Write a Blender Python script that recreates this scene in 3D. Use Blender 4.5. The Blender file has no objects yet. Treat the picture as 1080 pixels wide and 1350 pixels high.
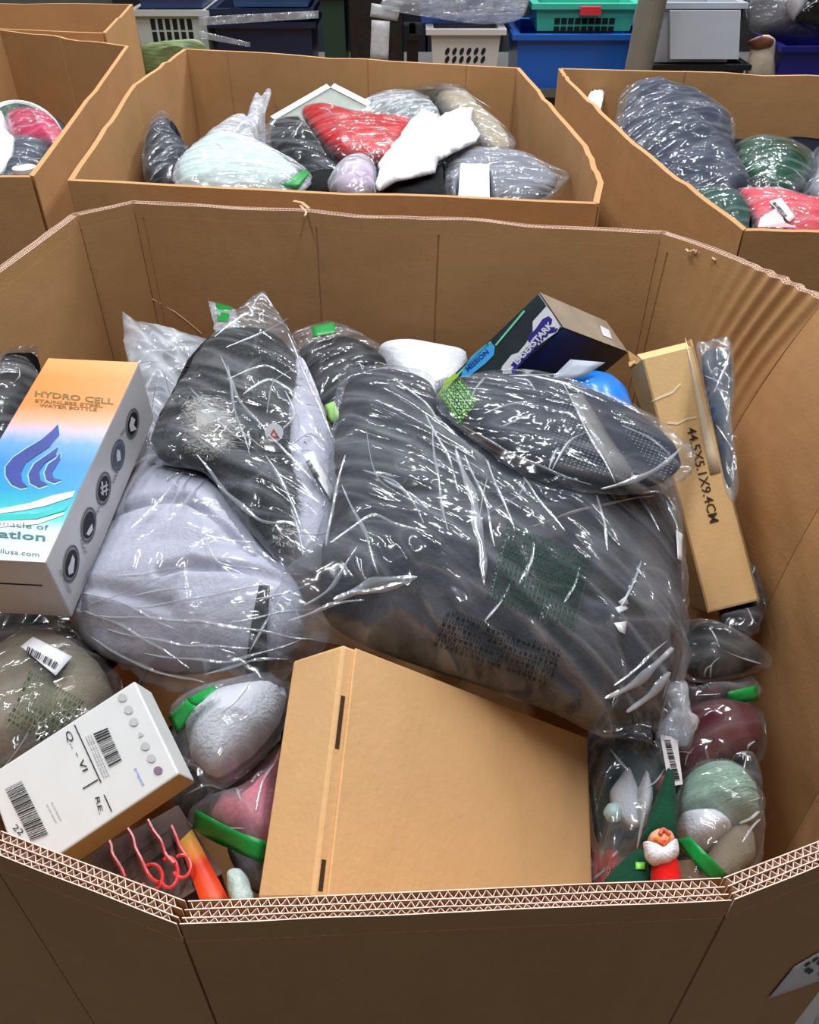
import bpy, bmesh, math, random
import numpy as np
from mathutils import Vector
from mathutils.bvhtree import BVHTree

sc = bpy.context.scene
COL = sc.collection
# ------------------------------------------------------------------ camera
CAM_H = 1.43                      # eye height (m); bin rims stand at 0.95 m
PITCH = math.radians(39)
FPX = 1080.0
cam_d = bpy.data.cameras.new('camera'); cam = bpy.data.objects.new('camera', cam_d); COL.objects.link(cam)
cam_d.sensor_fit = 'HORIZONTAL'; cam_d.sensor_width = 36; cam_d.lens = 36 * FPX / 1080
cam.location = (0, 0, CAM_H); cam.rotation_euler = (math.radians(90) - PITCH, 0, 0)
cam_d.clip_start = .02
sc.camera = cam
# ------------------------------------------------------------------ world, lights, exposure
w = bpy.data.worlds.new('world'); sc.world = w; w.use_nodes = True
w.node_tree.nodes['Background'].inputs[0].default_value = (.80, .86, 1, 1)
w.node_tree.nodes['Background'].inputs[1].default_value = .16
def strip(loc, sx, sy, power, col=(.96, .98, 1), rz=0):
    l = bpy.data.lights.new('ceiling_lamp', 'AREA'); l.shape = 'RECTANGLE'; l.size = sx; l.size_y = sy
    l.energy = power; l.color = col
    o = bpy.data.objects.new('ceiling_lamp', l); o.location = loc; o.rotation_euler = (0, 0, rz); COL.objects.link(o)
for lx, ly, lz, p in ((-.75, .75, 3.3, 34), (.55, .75, 3.3, 34), (-1.2, 2.6, 3.6, 34), (.1, 2.6, 3.6, 34), (1.6, 2.6, 3.6, 34),
                      (-1.2, 5.2, 3.9, 96), (.4, 5.2, 3.9, 96), (2.0, 5.2, 3.9, 96)):
    strip((lx, ly, lz), .14, 1.5, p)
sc.view_settings.view_transform = 'Standard'; sc.view_settings.look = 'None'
sc.view_settings.gamma = 1; sc.view_settings.use_curve_mapping = False
sc.view_settings.exposure = 0.0
sc.cycles.transparent_max_bounces = 32
sc.cycles.max_bounces = 8; sc.cycles.caustics_reflective = False; sc.cycles.caustics_refractive = False
sc.cycles.sample_clamp_indirect = 4

# ------------------------------------------------------------------ picture <-> place geometry
_R0 = np.array([0, math.cos(PITCH), -math.sin(PITCH)]); _U = np.array([0, math.sin(PITCH), math.cos(PITCH)])
_X = np.array([1., 0, 0]); EYE = np.array([0, 0, CAM_H])
def ray(x, y): return _R0 + _X * ((x - 540) / FPX) - _U * ((y - 675) / FPX)
def P(x, y, D):                    # the point seen at (x, y) that lies D metres below eye height
    r = ray(x, y); return EYE + r * (D / -r[2])
def PF(x, y, F):                   # the point seen at (x, y) that stands F metres ahead
    r = ray(x, y); return EYE + r * (F / r[1])
def unit(v): v = np.asarray(v, float); return v / (np.linalg.norm(v) + 1e-12)

# ------------------------------------------------------------------ noise
_rs = np.random.RandomState(7); _T = _rs.rand(64, 256)
_perm = np.concatenate([_rs.permutation(256)] * 3)
def vn(x, y, seed=0):
    x = np.asarray(x, float); y = np.asarray(y, float)
    xi = np.floor(x).astype(int); yi = np.floor(y).astype(int); fx = x - xi; fy = y - yi
    fx = fx * fx * (3 - 2 * fx); fy = fy * fy * (3 - 2 * fy); t = _T[seed % 64]
    g = lambda a, b: t[_perm[(_perm[a & 255] + b) & 255]]
    return (g(xi, yi) * (1 - fx) + g(xi + 1, yi) * fx) * (1 - fy) + (g(xi, yi + 1) * (1 - fx) + g(xi + 1, yi + 1) * fx) * fy
def fbm(x, y, seed=0, o=3):
    s = 0; a = 1; t = 0
    for i in range(o): s = s + a * vn(x * 2 ** i + 17.3 * i, y * 2 ** i + 5.1 * i, seed + i); t += a; a *= .5
    return s / t
def ridge(x, y, seed=0, k=3): return (1 - np.abs(2 * vn(x, y, seed) - 1)) ** k

# ------------------------------------------------------------------ materials
def lin(c):
    return tuple((v / 255 / 12.92 if v / 255 <= .04045 else ((v / 255 + .055) / 1.055) ** 2.4) for v in c)
class NT:
    def __init__(s, name):
        s.m = bpy.data.materials.new(name); s.m.use_nodes = True; s.t = s.m.node_tree; s.t.nodes.clear()
        s.out = s.n('ShaderNodeOutputMaterial')
    def n(s, typ, **kw):
        d = s.t.nodes.new(typ)
        for k, v in kw.items(): setattr(d, k, v)
        return d
    def l(s, a, b): s.t.links.new(a, b)
    def noise(s, vec, scale, detail=3, rough=.55, dist=0):
        d = s.n('ShaderNodeTexNoise'); d.inputs['Scale'].default_value = scale; d.inputs['Detail'].default_value = detail
        d.inputs['Roughness'].default_value = rough; d.inputs['Distortion'].default_value = dist
        if vec: s.l(vec, d.inputs['Vector'])
        return d.outputs['Fac']
    def coord(s, kind='Object', scale=(1, 1, 1), rot=(0, 0, 0)):
        c = s.n('ShaderNodeTexCoord'); m = s.n('ShaderNodeMapping')
        m.inputs['Scale'].default_value = scale; m.inputs['Rotation'].default_value = rot
        s.l(c.outputs[kind], m.inputs['Vector']); return m.outputs[0]
    def ramp(s, fac, stops, interp='LINEAR'):
        r = s.n('ShaderNodeValToRGB'); r.color_ramp.interpolation = interp; e = r.color_ramp.elements
        while len(e) < len(stops): e.new(.5)
        for i, (p, c) in enumerate(stops): e[i].position = p; e[i].color = (*c, 1) if len(c) == 3 else c
        s.l(fac, r.inputs[0]); return r.outputs[0]
    def math(s, op, a, b=None):
        d = s.n('ShaderNodeMath', operation=op)
        for i, v in enumerate((a, b)):
            if v is None: continue
            if isinstance(v, (int, float)): d.inputs[i].default_value = v
            else: s.l(v, d.inputs[i])
        return d.outputs[0]
    def bump(s, h, dist, strength=1, normal=None):
        b = s.n('ShaderNodeBump'); b.inputs['Distance'].default_value = dist; b.inputs['Strength'].default_value = strength
        s.l(h, b.inputs['Height'])
        if normal: s.l(normal, b.inputs['Normal'])
        return b.outputs[0]
_mats = {}
def plain(name, rgb, rough=.6, var=.12, scale=30, bump=0, bscale=200, spec=.4, sheen=0, metal=0, kind='Object', stretch=(1, 1, 1)):
    if name in _mats: return _mats[name]
    k = NT(name); p = k.n('ShaderNodeBsdfPrincipled'); c = lin(rgb); v = k.coord(kind, stretch)
    n = k.noise(v, scale, 4)
    col = k.ramp(n, [(.25, tuple(x * (1 - var) for x in c)), (.75, tuple(min(1, x * (1 + var)) for x in c))])
    k.l(col, p.inputs['Base Color']); p.inputs['Roughness'].default_value = rough
    p.inputs['Specular IOR Level'].default_value = spec; p.inputs['Metallic'].default_value = metal
    if sheen: p.inputs['Sheen Weight'].default_value = sheen
    if bump: k.l(k.bump(k.noise(v, bscale, 3, .6), bump), p.inputs['Normal'])
    k.l(p.outputs[0], k.out.inputs[0]); _mats[name] = k.m; return k.m
def fabric(name, rgb, bump=.002, bscale=60, fine=420, var=.15, rough=.95, sheen=.04, spec=.1, stretch=(1, 1, 1)):
    if name in _mats: return _mats[name]
    k = NT(name); p = k.n('ShaderNodeBsdfPrincipled'); c = lin(rgb); v = k.coord('UV', stretch)
    n = k.noise(v, bscale * .5, 4)
    col = k.ramp(n, [(.3, tuple(x * (1 - var) for x in c)), (.7, tuple(min(1, x * (1 + var)) for x in c))])
    k.l(col, p.inputs['Base Color']); p.inputs['Roughness'].default_value = rough
    p.inputs['Specular IOR Level'].default_value = spec; p.inputs['Sheen Weight'].default_value = sheen
    b = k.bump(k.noise(v, bscale, 4, .6), bump)
    b2 = k.bump(k.noise(v, fine, 2), .0008, 1, b)
    k.l(b2, p.inputs['Normal']); k.l(p.outputs[0], k.out.inputs[0]); _mats[name] = k.m; return k.m
def film(name, refl=.055, milk=.015, tint=(246, 248, 250), a=3, b=20, rough=.13, bd=.012, milkcol=(225, 230, 238)):
    if name in _mats: return _mats[name]
    k = NT(name); v2 = k.coord('UV', (1, 1, 1))
    def line(vec, sc_, kk, det=1.5, dist=.6):     # thin lines along the mid level of a noise field
        n = k.noise(vec, sc_, det, .5, dist)
        return k.math('POWER', k.math('MAXIMUM', k.math('SUBTRACT', 1, k.math('MULTIPLY', k.math('ABSOLUTE', k.math('SUBTRACT', n, .5)), kk)), 0), 2), n
    r1, n1 = line(k.coord('UV', (a, b, 1)), 1.0, 9)
    r3, n3 = line(k.coord('UV', (a * 1.6, b * .8, 1), (0, 0, .7)), 1.0, 10)
    r2, n2 = line(v2, 9, 14, 1, 1.0)
    mask = k.math('MULTIPLY', k.math('MAXIMUM', k.math('SUBTRACT', k.noise(v2, 7, 2), .40), 0), 5)
    mask = k.math('MINIMUM', mask, 1)
    r1 = k.math('MULTIPLY', r1, mask); r3 = k.math('MULTIPLY', r3, k.math('SUBTRACT', 1, mask))
    rs = k.math('ADD', k.math('ADD', r1, k.math('MULTIPLY', r3, .7)), k.math('MULTIPLY', r2, .45))
    h = k.math('ADD', rs, k.math('MULTIPLY', n2, .7))
    nb = k.bump(h, bd)
    tr = k.n('ShaderNodeBsdfTransparent'); tr.inputs[0].default_value = (*lin(tint), 1)
    gl = k.n('ShaderNodeBsdfGlossy'); gl.inputs['Roughness'].default_value = rough; k.l(nb, gl.inputs['Normal'])
    lw = k.n('ShaderNodeLayerWeight'); lw.inputs[0].default_value = .3
    fac = k.math('MINIMUM', k.math('ADD', refl, k.math('ADD', k.math('MULTIPLY', rs, .10), k.math('MULTIPLY', k.math('POWER', lw.outputs['Facing'], 3), .22))), .7)
    m1 = k.n('ShaderNodeMixShader'); k.l(fac, m1.inputs[0]); k.l(tr.outputs[0], m1.inputs[1]); k.l(gl.outputs[0], m1.inputs[2])
    df = k.n('ShaderNodeBsdfDiffuse'); df.inputs[0].default_value = (*lin(milkcol), 1)
    mf = k.math('MINIMUM', k.math('ADD', milk, k.math('MULTIPLY', rs, min(.5, .06 + milk * 1.5))), .95)
    m2 = k.n('ShaderNodeMixShader'); k.l(mf, m2.inputs[0]); k.l(m1.outputs[0], m2.inputs[1]); k.l(df.outputs[0], m2.inputs[2])
    k.l(m2.outputs[0], k.out.inputs[0]); _mats[name] = k.m; return k.m
def inkfilm(name, rgb, dens=.55, sx=90, sy=260, kind='UV'):
    """broken lines of print on clear film: ink where the pattern is on, clear elsewhere"""
    if name in _mats: return _mats[name]
    k = NT(name); v = k.coord(kind, (sx, sy, 1))
    br = k.n('ShaderNodeTexBrick'); k.l(v, br.inputs['Vector']); br.inputs['Scale'].default_value = 1
    br.inputs['Color1'].default_value = (1, 1, 1, 1); br.inputs['Color2'].default_value = (.6, .6, .6, 1); br.inputs['Mortar'].default_value = (0, 0, 0, 1)
    br.inputs['Mortar Size'].default_value = .14; br.inputs['Brick Width'].default_value = .7; br.offset = .37; br.squash = .6; br.inputs['Row Height'].default_value = 1.0
    n = k.noise(v, .9, 3)
    f = k.math('MULTIPLY', k.math('GREATER_THAN', n, .42), k.math('MULTIPLY', br.outputs['Color'], dens))
    tr = k.n('ShaderNodeBsdfTransparent'); p = k.n('ShaderNodeBsdfPrincipled'); p.inputs['Base Color'].default_value = (*lin(rgb), 1); p.inputs['Roughness'].default_value = .4
    m = k.n('ShaderNodeMixShader'); k.l(f, m.inputs[0]); k.l(tr.outputs[0], m.inputs[1]); k.l(p.outputs[0], m.inputs[2])
    k.l(m.outputs[0], k.out.inputs[0]); _mats[name] = k.m; return k.m
def cardboard(name, rgb, var=.07, rough=.85):
    if name in _mats: return _mats[name]
    k = NT(name); p = k.n('ShaderNodeBsdfPrincipled'); c = lin(rgb); v = k.coord('Object')
    n = k.noise(v, 3.5, 6, .6, .4); n3 = k.noise(k.coord('Object', (60, 60, 4)), 1, 3)
    mix = k.math('ADD', k.math('MULTIPLY', n, .8), k.math('MULTIPLY', n3, .2))
    col = k.ramp(mix, [(.3, tuple(x * (1 - 1.6 * var) for x in c)), (.5, c), (.72, tuple(min(1, x * (1 + var)) for x in c))])
    k.l(col, p.inputs['Base Color']); p.inputs['Roughness'].default_value = rough; p.inputs['Specular IOR Level'].default_value = .25
    b = k.bump(k.noise(v, 6, 3), .01, .4); b = k.bump(k.noise(v, 180, 2), .0006, .6, b)
    k.l(b, p.inputs['Normal']); k.l(p.outputs[0], k.out.inputs[0]); _mats[name] = k.m; return k.m

CB_IN = cardboard('bin_board_inside', (184, 139, 92))
CB_LITE = cardboard('bin_board_edge', (214, 180, 146))
CB_FLUTE = cardboard('board_liner_edge', (240, 212, 196), .04)
CB_BOX = cardboard('mailer_board', (220, 176, 124), .05)
CB_LONG = cardboard('long_box_board', (216, 178, 126), .06)
WHITE = plain('white_paper', (214, 214, 218), .6, .03)
BLACK = plain('black_ink', (22, 22, 26), .6, .05)
DKGREY = plain('grey_ink', (92, 92, 100), .6, .05)
FILM = film('clear_film')
FILM_H = film('clear_film_hazy', .08, .16)
FILM_M = film('clear_film_milky', .055, .028, a=2.6, b=17)
FILM_D = film('clear_film_thin', .055, .008, a=3, b=19)
PLEAT = film('film_pleat', .25, .20, a=3, b=20, rough=.16, bd=.002)
TAPE_G = plain('green_tape', (20, 140, 62), .35, .15, 60, .001, 80)

# ------------------------------------------------------------------ object helpers
def tag(o, label=None, cat=None, group=None, kind=None):
    if label: o['label'] = label
    if cat: o['category'] = cat
    if group: o['group'] = group
    if kind: o['kind'] = kind
    return o
def thing(name, label, cat, loc=(0, 0, 0), group=None):
    o = bpy.data.objects.new(name, None); o.location = tuple(float(a) for a in loc); COL.objects.link(o)
    o.empty_display_size = .05
    return tag(o, label, cat, group)
def obj(name, verts, faces, mat, parent=None, uv=None, smooth=False, kind=None, label=None, matidx=None):
    off = np.array([0., 0, 0]); q = parent
    while q is not None: off = off + np.array(q.location); q = q.parent
    V = np.asarray(verts, float).reshape(-1, 3) - off
    me = bpy.data.meshes.new(name); me.from_pydata(V.tolist(), [], [list(map(int, f)) for f in faces])
    for m in (mat if isinstance(mat, (list, tuple)) else [mat]): me.materials.append(m)
    if matidx is not None: me.polygons.foreach_set('material_index', matidx)
    if uv is not None:
        ul = me.uv_layers.new(name='UVMap'); li = np.zeros(len(me.loops), dtype=np.int32); me.loops.foreach_get('vertex_index', li)
        ul.data.foreach_set('uv', np.asarray(uv, float)[li].ravel())
    if smooth: me.polygons.foreach_set('use_smooth', [True] * len(me.polygons))
    me.update()
    o = bpy.data.objects.new(name, me); COL.objects.link(o)
    if parent is not None: o.parent = parent
    if kind: o['kind'] = kind
    if label: o['label'] = label
    return o
def cat_mesh(parts):
    V = []; F = []; n = 0
    for v, f in parts:
        v = np.asarray(v, float).reshape(-1, 3); V.append(v); F += [[i + n for i in g] for g in f]; n += len(v)
    return np.vstack(V), F
def hexa(c8):     # c8: bottom 4 ccw, top 4 ccw
    return np.array(c8, float), [(3, 2, 1, 0), (4, 5, 6, 7), (0, 1, 5, 4), (1, 2, 6, 5), (2, 3, 7, 6), (3, 0, 4, 7)]
def pbox(o, a, b, c):   # parallelepiped from a corner and three edges
    o, a, b, c = map(lambda t: np.asarray(t, float), (o, a, b, c))
    v, f = hexa([o, o + a, o + a + b, o + b, o + c, o + a + c, o + a + b + c, o + b + c])
    if np.dot(np.cross(a, b), c) < 0: f = [g[::-1] for g in f]
    return v, f
def abox(x0, x1, y0, y1, z0, z1): return pbox((x0, y0, z0), (x1 - x0, 0, 0), (0, y1 - y0, 0), (0, 0, z1 - z0))
def tube(pts, r, seg=8, closed=False, rad=None):
    pts = np.asarray(pts, float); n = len(pts); V = []; F = []
    up = np.array([.13, .2, .97])
    for i in range(n):
        t = unit(pts[(i + 1) % n if closed else min(i + 1, n - 1)] - pts[(i - 1) % n if closed else max(i - 1, 0)])
        a = unit(np.cross(t, up)); b = np.cross(a, t); rr = rad[i] if rad is not None else r
        for k in range(seg):
            an = 2 * math.pi * k / seg; V.append(pts[i] + rr * (math.cos(an) * a + math.sin(an) * b))
    for i in range(n if closed else n - 1):
        j = (i + 1) % n
        for k in range(seg): F.append((i * seg + k, i * seg + (k + 1) % seg, j * seg + (k + 1) % seg, j * seg + k))
    if not closed: F.append(tuple(range(seg))[::-1]); F.append(tuple((n - 1) * seg + k for k in range(seg)))
    return np.array(V), F
def bevel(o, w, seg=2):
    m = o.modifiers.new('bevel', 'BEVEL'); m.width = w; m.segments = seg; m.limit_method = 'ANGLE'; return o
def catmull(pts, n, closed=True):
    pts = np.asarray(pts, float); m = len(pts); seg = np.linalg.norm(np.roll(pts, -1, 0) - pts, axis=1) if closed else np.linalg.norm(np.diff(pts, axis=0), axis=1)
    cum = np.concatenate([[0], np.cumsum(seg)]); L = cum[-1]; out = []
    for s in np.linspace(0, L, n, endpoint=not closed):
        i = min(np.searchsorted(cum, s, side='right') - 1, len(seg) - 1); t = (s - cum[i]) / max(seg[i], 1e-9)
        if closed: p0, p1, p2, p3 = pts[(i - 1) % m], pts[i % m], pts[(i + 1) % m], pts[(i + 2) % m]
        else: p0, p1, p2, p3 = pts[max(i - 1, 0)], pts[i], pts[min(i + 1, m - 1)], pts[min(i + 2, m - 1)]
        m1 = .4 * (p2 - p0); m2 = .4 * (p3 - p1); t2 = t * t; t3 = t2 * t
        out.append((2 * t3 - 3 * t2 + 1) * p1 + (t3 - 2 * t2 + t) * m1 + (-2 * t3 + 3 * t2) * p2 + (t3 - t2) * m2)
    return np.array(out)

# soft, puffed shape over an outline: a closed cushion with folds; outline in view coordinates, D = drop below eye
def cushion(name, outline, D, mat, parent, T=.04, Tb=.03, gx=0, gy=0, rings=26, seg=110, cen=None, prof=(2.6, 2.0), fold=.008, fs=(4, 8),
            fdir=0, seed=1, sharp=False, jag=.0015, grooves=(), lump=.012, up=.45, wr=.0, kind=None, label=None, smooth=True, F=None, part=None):
    pts = np.array(outline, float)
    if sharp:
        d = []
        for i in range(len(pts)):
            a = pts[i]; b = pts[(i + 1) % len(pts)]; pv = pts[i - 1]
            d += [a + .06 * (pv - a), a, a + .06 * (b - a)]
        pts = np.array(d)
    px = catmull(pts, seg); c = px.mean(0) if cen is None else np.array(cen, float)
    if F is None: DD = lambda x, y: D + gx * (x - c[0]) / 100 + gy * (y - c[1]) / 100; pt = lambda x, y: P(x, y, DD(x, y))
    else: pt = lambda x, y: PF(x, y, F + gx * (x - c[0]) / 100 + gy * (y - c[1]) / 100)
    b3 = np.array([pt(x, y) for x, y in px]); c3 = pt(*c)
    nrm = np.zeros(3)
    for i in range(seg): nrm += np.cross(b3[i] - c3, b3[(i + 1) % seg] - c3)
    view = unit(EYE - c3); nrm = unit(nrm);
    if nrm @ view < 0: nrm = -nrm
    dirn = unit(nrm * .5 + up * np.array([0, 0, 1.]) + (1 - up) * view)
    e1 = unit(np.cross(_U, nrm)); e1 = e1 if e1[0] > 0 else -e1; e2 = np.cross(nrm, e1); e2 = e2 if e2[2] + e2[1] > 0 else -e2
    ca, sa = math.cos(fdir), math.sin(fdir); V = []; UV = []
    rr = [(i / rings) ** .85 for i in range(1, rings + 1)]
    R = np.array([0.] + [r for r in rr for _ in range(seg)])
    B = np.vstack([c3[None], np.concatenate([c3 + r * (b3 - c3) for r in rr])])
    PX = np.vstack([c[None], np.concatenate([c + r * (px - c) for r in rr])])
    u0 = (B - c3) @ e1; v0 = (B - c3) @ e2; u = u0 * ca + v0 * sa; v = -u0 * sa + v0 * ca
    s = seed * 3.7
    h = np.clip(1 - R ** prof[0], 0, 1) ** (1 / prof[1])
    fade = np.clip((1 - R ** 5), 0, 1)
    g = np.zeros(len(R))
    for (x0, y0), (x1, y1), wpx, dep in grooves:
        a = np.array([x0, y0], float); d = np.array([x1 - x0, y1 - y0], float); t = np.clip(((PX - a) @ d) / (d @ d), 0, 1)
        dist = np.linalg.norm(PX - (a + t[:, None] * d), axis=1); g -= dep * np.exp(-(dist / wpx) ** 2)
    dtop = lump * (fbm(u * 7 + s, v * 7, seed) - .5) * 2 + fold * (ridge(u * fs[0] + s + 3 * vn(u * 5, v * 5, seed + 30), v * fs[1] + 3 * vn(u * 6, v * 6, seed + 3), seed + 5, 3) - .3)
    if wr:
        wx = vn(u * 7 + 3, v * 7, seed + 21) * 2.4; wy = vn(u * 7, v * 7 + 5, seed + 22) * 2.4; mk = np.clip(fbm(u * 6, v * 6, seed + 23) * 3 - 1, 0, 1)
        dtop = dtop + wr * .4 * (mk * ridge(u * 5 + wx, v * 20 + wy * 2, seed + 9, 6) + (1 - mk) * ridge((u + v) * 12 + wx, (v - u) * 6 + wy, seed + 11, 6))
    dtop = dtop + g
    edge = jag * (vn(u * 90, v * 90, seed + 2) - .5) * 2 * R ** 8
    top = B + dirn * (T * h + dtop * (fade * .9 + .1 * (R < .999)))[:, None] + (B - c3) / (np.linalg.norm(B - c3, axis=1)[:, None] + 1e-6) * edge[:, None]
    bot = B - dirn * (Tb * h + .3 * lump * fade * fbm(u * 7, v * 7, seed + 4))[:, None]
    n1 = len(R); nb = n1 - seg
    Vt = np.vstack([top, bot[:nb]]); UVs = np.column_stack([u, v]); UVs = np.vstack([UVs, UVs[:nb] + 3])
    Fc = []
    flip = np.cross(b3[0] - c3, b3[3] - c3) @ nrm < 0
    for k in range(seg): k2 = (k + 1) % seg; Fc.append((0, 1 + k, 1 + k2)); Fc.append((n1, n1 + 1 + k2, n1 + 1 + k))
    ib = lambda i, k: (n1 + 1 + i * seg + k) if i < rings - 1 else (1 + i * seg + k)
    for i in range(rings - 1):
        for k in range(seg):
            k2 = (k + 1) % seg
            Fc.append((1 + i * seg + k, 1 + (i + 1) * seg + k, 1 + (i + 1) * seg + k2, 1 + i * seg + k2))
            Fc.append((ib(i, k), ib(i, k2), ib(i + 1, k2), ib(i + 1, k)))
    if flip: Fc = [f[::-1] for f in Fc]
    o = obj(name, Vt, Fc, mat, parent, uv=UVs, smooth=smooth, kind=kind, label=label); o['soft'] = 1; DIRN[o.name] = dirn; return o
DIRN = {}
def world_bvh(o):
    off = np.zeros(3); q = o
    while q is not None: off = off + np.array(q.location); q = q.parent
    me = o.data; V = [tuple(np.array(v.co) + off) for v in me.vertices]
    return BVHTree.FromPolygons(V, [tuple(p.vertices) for p in me.polygons])
class Surf:       # gives a point and normal on a surface for a view coordinate
    def __init__(s, o=None, plane=None): s.b = world_bvh(o) if o is not None else None; s.p = plane; s.last = None
    def at(s, x, y, off=.001):
        r = unit(ray(x, y))
        if s.b:
            h = s.b.ray_cast(Vector(EYE), Vector(r))
            if h[0] is None:
                if s.last is None: return None
                p0, n0 = s.last; t = ((p0 - EYE) @ n0) / (r @ n0) if abs(r @ n0) > .15 else np.linalg.norm(p0 - EYE); p = EYE + r * t; n = n0
            else: p = np.array(h[0]); n = unit(np.array(h[1])); n = n if n @ r < 0 else -n; s.last = (p, n)
        else:
            p0, n = s.p; n = unit(n); n = n if n @ r < 0 else -n; p = EYE + r * (((p0 - EYE) @ n) / (r @ n))
        return p + n * off
def patch(name, S, quad, mat, parent, n=8, m=8, off=.0012, label=None, kind=None, jit=0):
    q = np.array(quad, float); V = []; UV = []
    S.at(*q.mean(0))
    for j in range(m + 1):
        for i in range(n + 1):
            a = i / n; b = j / m; p = (q[0] * (1 - a) + q[1] * a) * (1 - b) + (q[3] * (1 - a) + q[2] * a) * b
            V.append(S.at(p[0], p[1], off)); UV.append((a, b))
    V = np.array(V); L = np.linalg.norm(V[n] - V[0]); W = np.linalg.norm(V[-1] - V[n])
    Fs = [(j * (n + 1) + i, j * (n + 1) + i + 1, (j + 1) * (n + 1) + i + 1, (j + 1) * (n + 1) + i) for j in range(m) for i in range(n)]
    o = obj(name, V, Fs, mat, parent, uv=np.array(UV) * (L, W), smooth=True, kind=kind, label=label)
    sm = o.modifiers.new('thickness', 'SOLIDIFY'); sm.thickness = .0004; sm.offset = -1
    return o
def poly(name, S, pts, mat, parent, off=.0008, label=None):
    V = [S.at(x, y, off) for x, y in pts]; return obj(name, V, [tuple(range(len(V)))], mat, parent, label=label)
def polys(name, S, lists, mat, parent, off=.0008, label=None):
    return obj(name, *cat_mesh([([S.at(x, y, off) for x, y in pts], [tuple(range(len(pts)))]) for pts in lists]), mat, parent, label=label)
def pleats(S, lines, parent, seed=0):      # raised creases pulled into the film
    rnd = random.Random(seed); V = []; F = []; uv = []
    for ln in lines:
        w = .0016
        if isinstance(ln[-1], float): w = ln[-1]; ln = ln[:-1]
        pts = catmull(np.array(ln, float), max(8, int(np.linalg.norm(np.array(ln[0]) - np.array(ln[-1])) / 6)), False); n = len(pts); n0 = len(V); L = []
        for x, y in pts:
            p = S.at(x, y, 0)
            if p is None: break
            L.append((p, S.last[1] if S.last else np.array([0, 0, 1.])))
        if len(L) < 4: continue
        if max(np.linalg.norm(L[i + 1][0] - L[i][0]) for i in range(len(L) - 1)) > .06: continue
        for i, (p, nn) in enumerate(L):
            t = unit(L[min(i + 1, len(L) - 1)][0] - L[max(i - 1, 0)][0]); sd = unit(np.cross(nn, t)); k = math.sin(math.pi * (i + .3) / (len(L) - .4)) ** .7 * w * (1 + .25 * math.sin(i * .8 + seed))
            wob = sd * min(w, .0016) * .45 * math.sin(i * .55 + seed * 2)
            V += [p - sd * k - nn * .0004 + wob, p + nn * (min(k, .0016) * .9 + .0004) - sd * k * .2 + wob, p + nn * (min(k, .0016) * .6 + .0003) + sd * k * .35 + wob, p + sd * k - nn * .0004 + wob]
            uv += [(i * .01, 0), (i * .01, w), (i * .01, w * 1.3), (i * .01, 2 * w)]
        for i in range(len(L) - 1):
            for j in range(3): a = n0 + i * 4 + j; F.append((a, a + 1, a + 5, a + 4))
    if V: obj('film_pleats', V, F, PLEAT, parent, uv=np.array(uv), smooth=True, kind='stuff')
def auto_pleats(S, outline, parent, n, seed):
    rnd = random.Random(seed); o = np.array(outline, float); c = o.mean(0); ls = []; size = np.linalg.norm(o - c, axis=1).mean()
    for _ in range(n):
        i = rnd.randrange(len(o)); t = rnd.random(); b = o[i] * (1 - t) + o[(i + 1) % len(o)] * t; a = c + (b - c) * rnd.uniform(.75, .93)
        d = (c - a) + np.array([rnd.gauss(0, .28), rnd.gauss(0, .28)]) * size; e = a + d * rnd.uniform(.35, .8); m = (a + e) / 2 + np.array([rnd.gauss(0, .05), rnd.gauss(0, .05)]) * size
        ls.append([tuple(a), tuple(m), tuple(e), rnd.uniform(.0007, .0018)])
    pleats(S, ls, parent, seed)
def barcode(S, quad, parent, mat=None, n=24, seed=1, off=.0016, name='barcode'):
    rnd = random.Random(seed); q = np.array(quad, float); L = []; t = 0; S.at(*q.mean(0))
    while t < 1:
        wd = rnd.choice((.35, .6, .9)) / n; a, b = t, min(1, t + wd)
        f = lambda s, u: tuple((q[0] * (1 - s) + q[1] * s) * (1 - u) + (q[3] * (1 - s) + q[2] * s) * u)
        L.append([f(a, 0), f(b, 0), f(b, .5), f(b, 1), f(a, 1), f(a, .5)]); t += wd + rnd.choice((.3, .5, .8)) / n
    return polys(name, S, L, mat or BLACK, parent, off)
def text(name, body, S, p0, p1, mat, parent, hpx=None, off=.0012, bold=0, label=None, shear=0):
    """lettering whose baseline runs from view point p0 to p1; hpx: cap height in pixels"""
    cu = bpy.data.curves.new(name, 'FONT'); cu.body = body; cu.size = 1; cu.offset = bold; cu.resolution_u = 2; cu.shear = shear
    t = bpy.data.objects.new('tmp', cu); COL.objects.link(t); bpy.context.view_layer.update()
    me = bpy.data.meshes.new_from_object(t.evaluated_get(bpy.context.evaluated_depsgraph_get()))
    bpy.data.objects.remove(t); V = np.array([v.co[:] for v in me.vertices])
    if len(V) == 0: return
    x0, x1 = V[:, 0].min(), V[:, 0].max(); ch = .69
    d = np.array(p1, float) - np.array(p0, float); L = np.linalg.norm(d); pe = np.array([d[1], -d[0]]) / L
    if hpx is None: hpx = L * ch / (x1 - x0)
    pe = pe if not isinstance(hpx, tuple) else np.array(hpx, float) / np.linalg.norm(hpx); hp = hpx if not isinstance(hpx, tuple) else np.linalg.norm(hpx)
    W = [S.at(*(np.array(p0) + d * ((v[0] - x0) / (x1 - x0)) + pe * (v[1] / ch) * hp), off) for v in V]
    return obj(name, W, [tuple(p.vertices) for p in me.polygons], mat, parent, label=label)

# ------------------------------------------------------------------ the room
FLOOR_M = plain('concrete_floor', (120, 116, 110), .7, .2, 3, .002, 40)
tag(obj('floor', *abox(-8, 8, -3, 8.2, -.1, 0), FLOOR_M), kind='structure')
tag(obj('wall_back', *abox(-8, 8, 5.6, 5.7, 0, 3.0), plain('painted_block_wall', (92, 90, 86), .8, .12, 4)), kind='structure')

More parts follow.
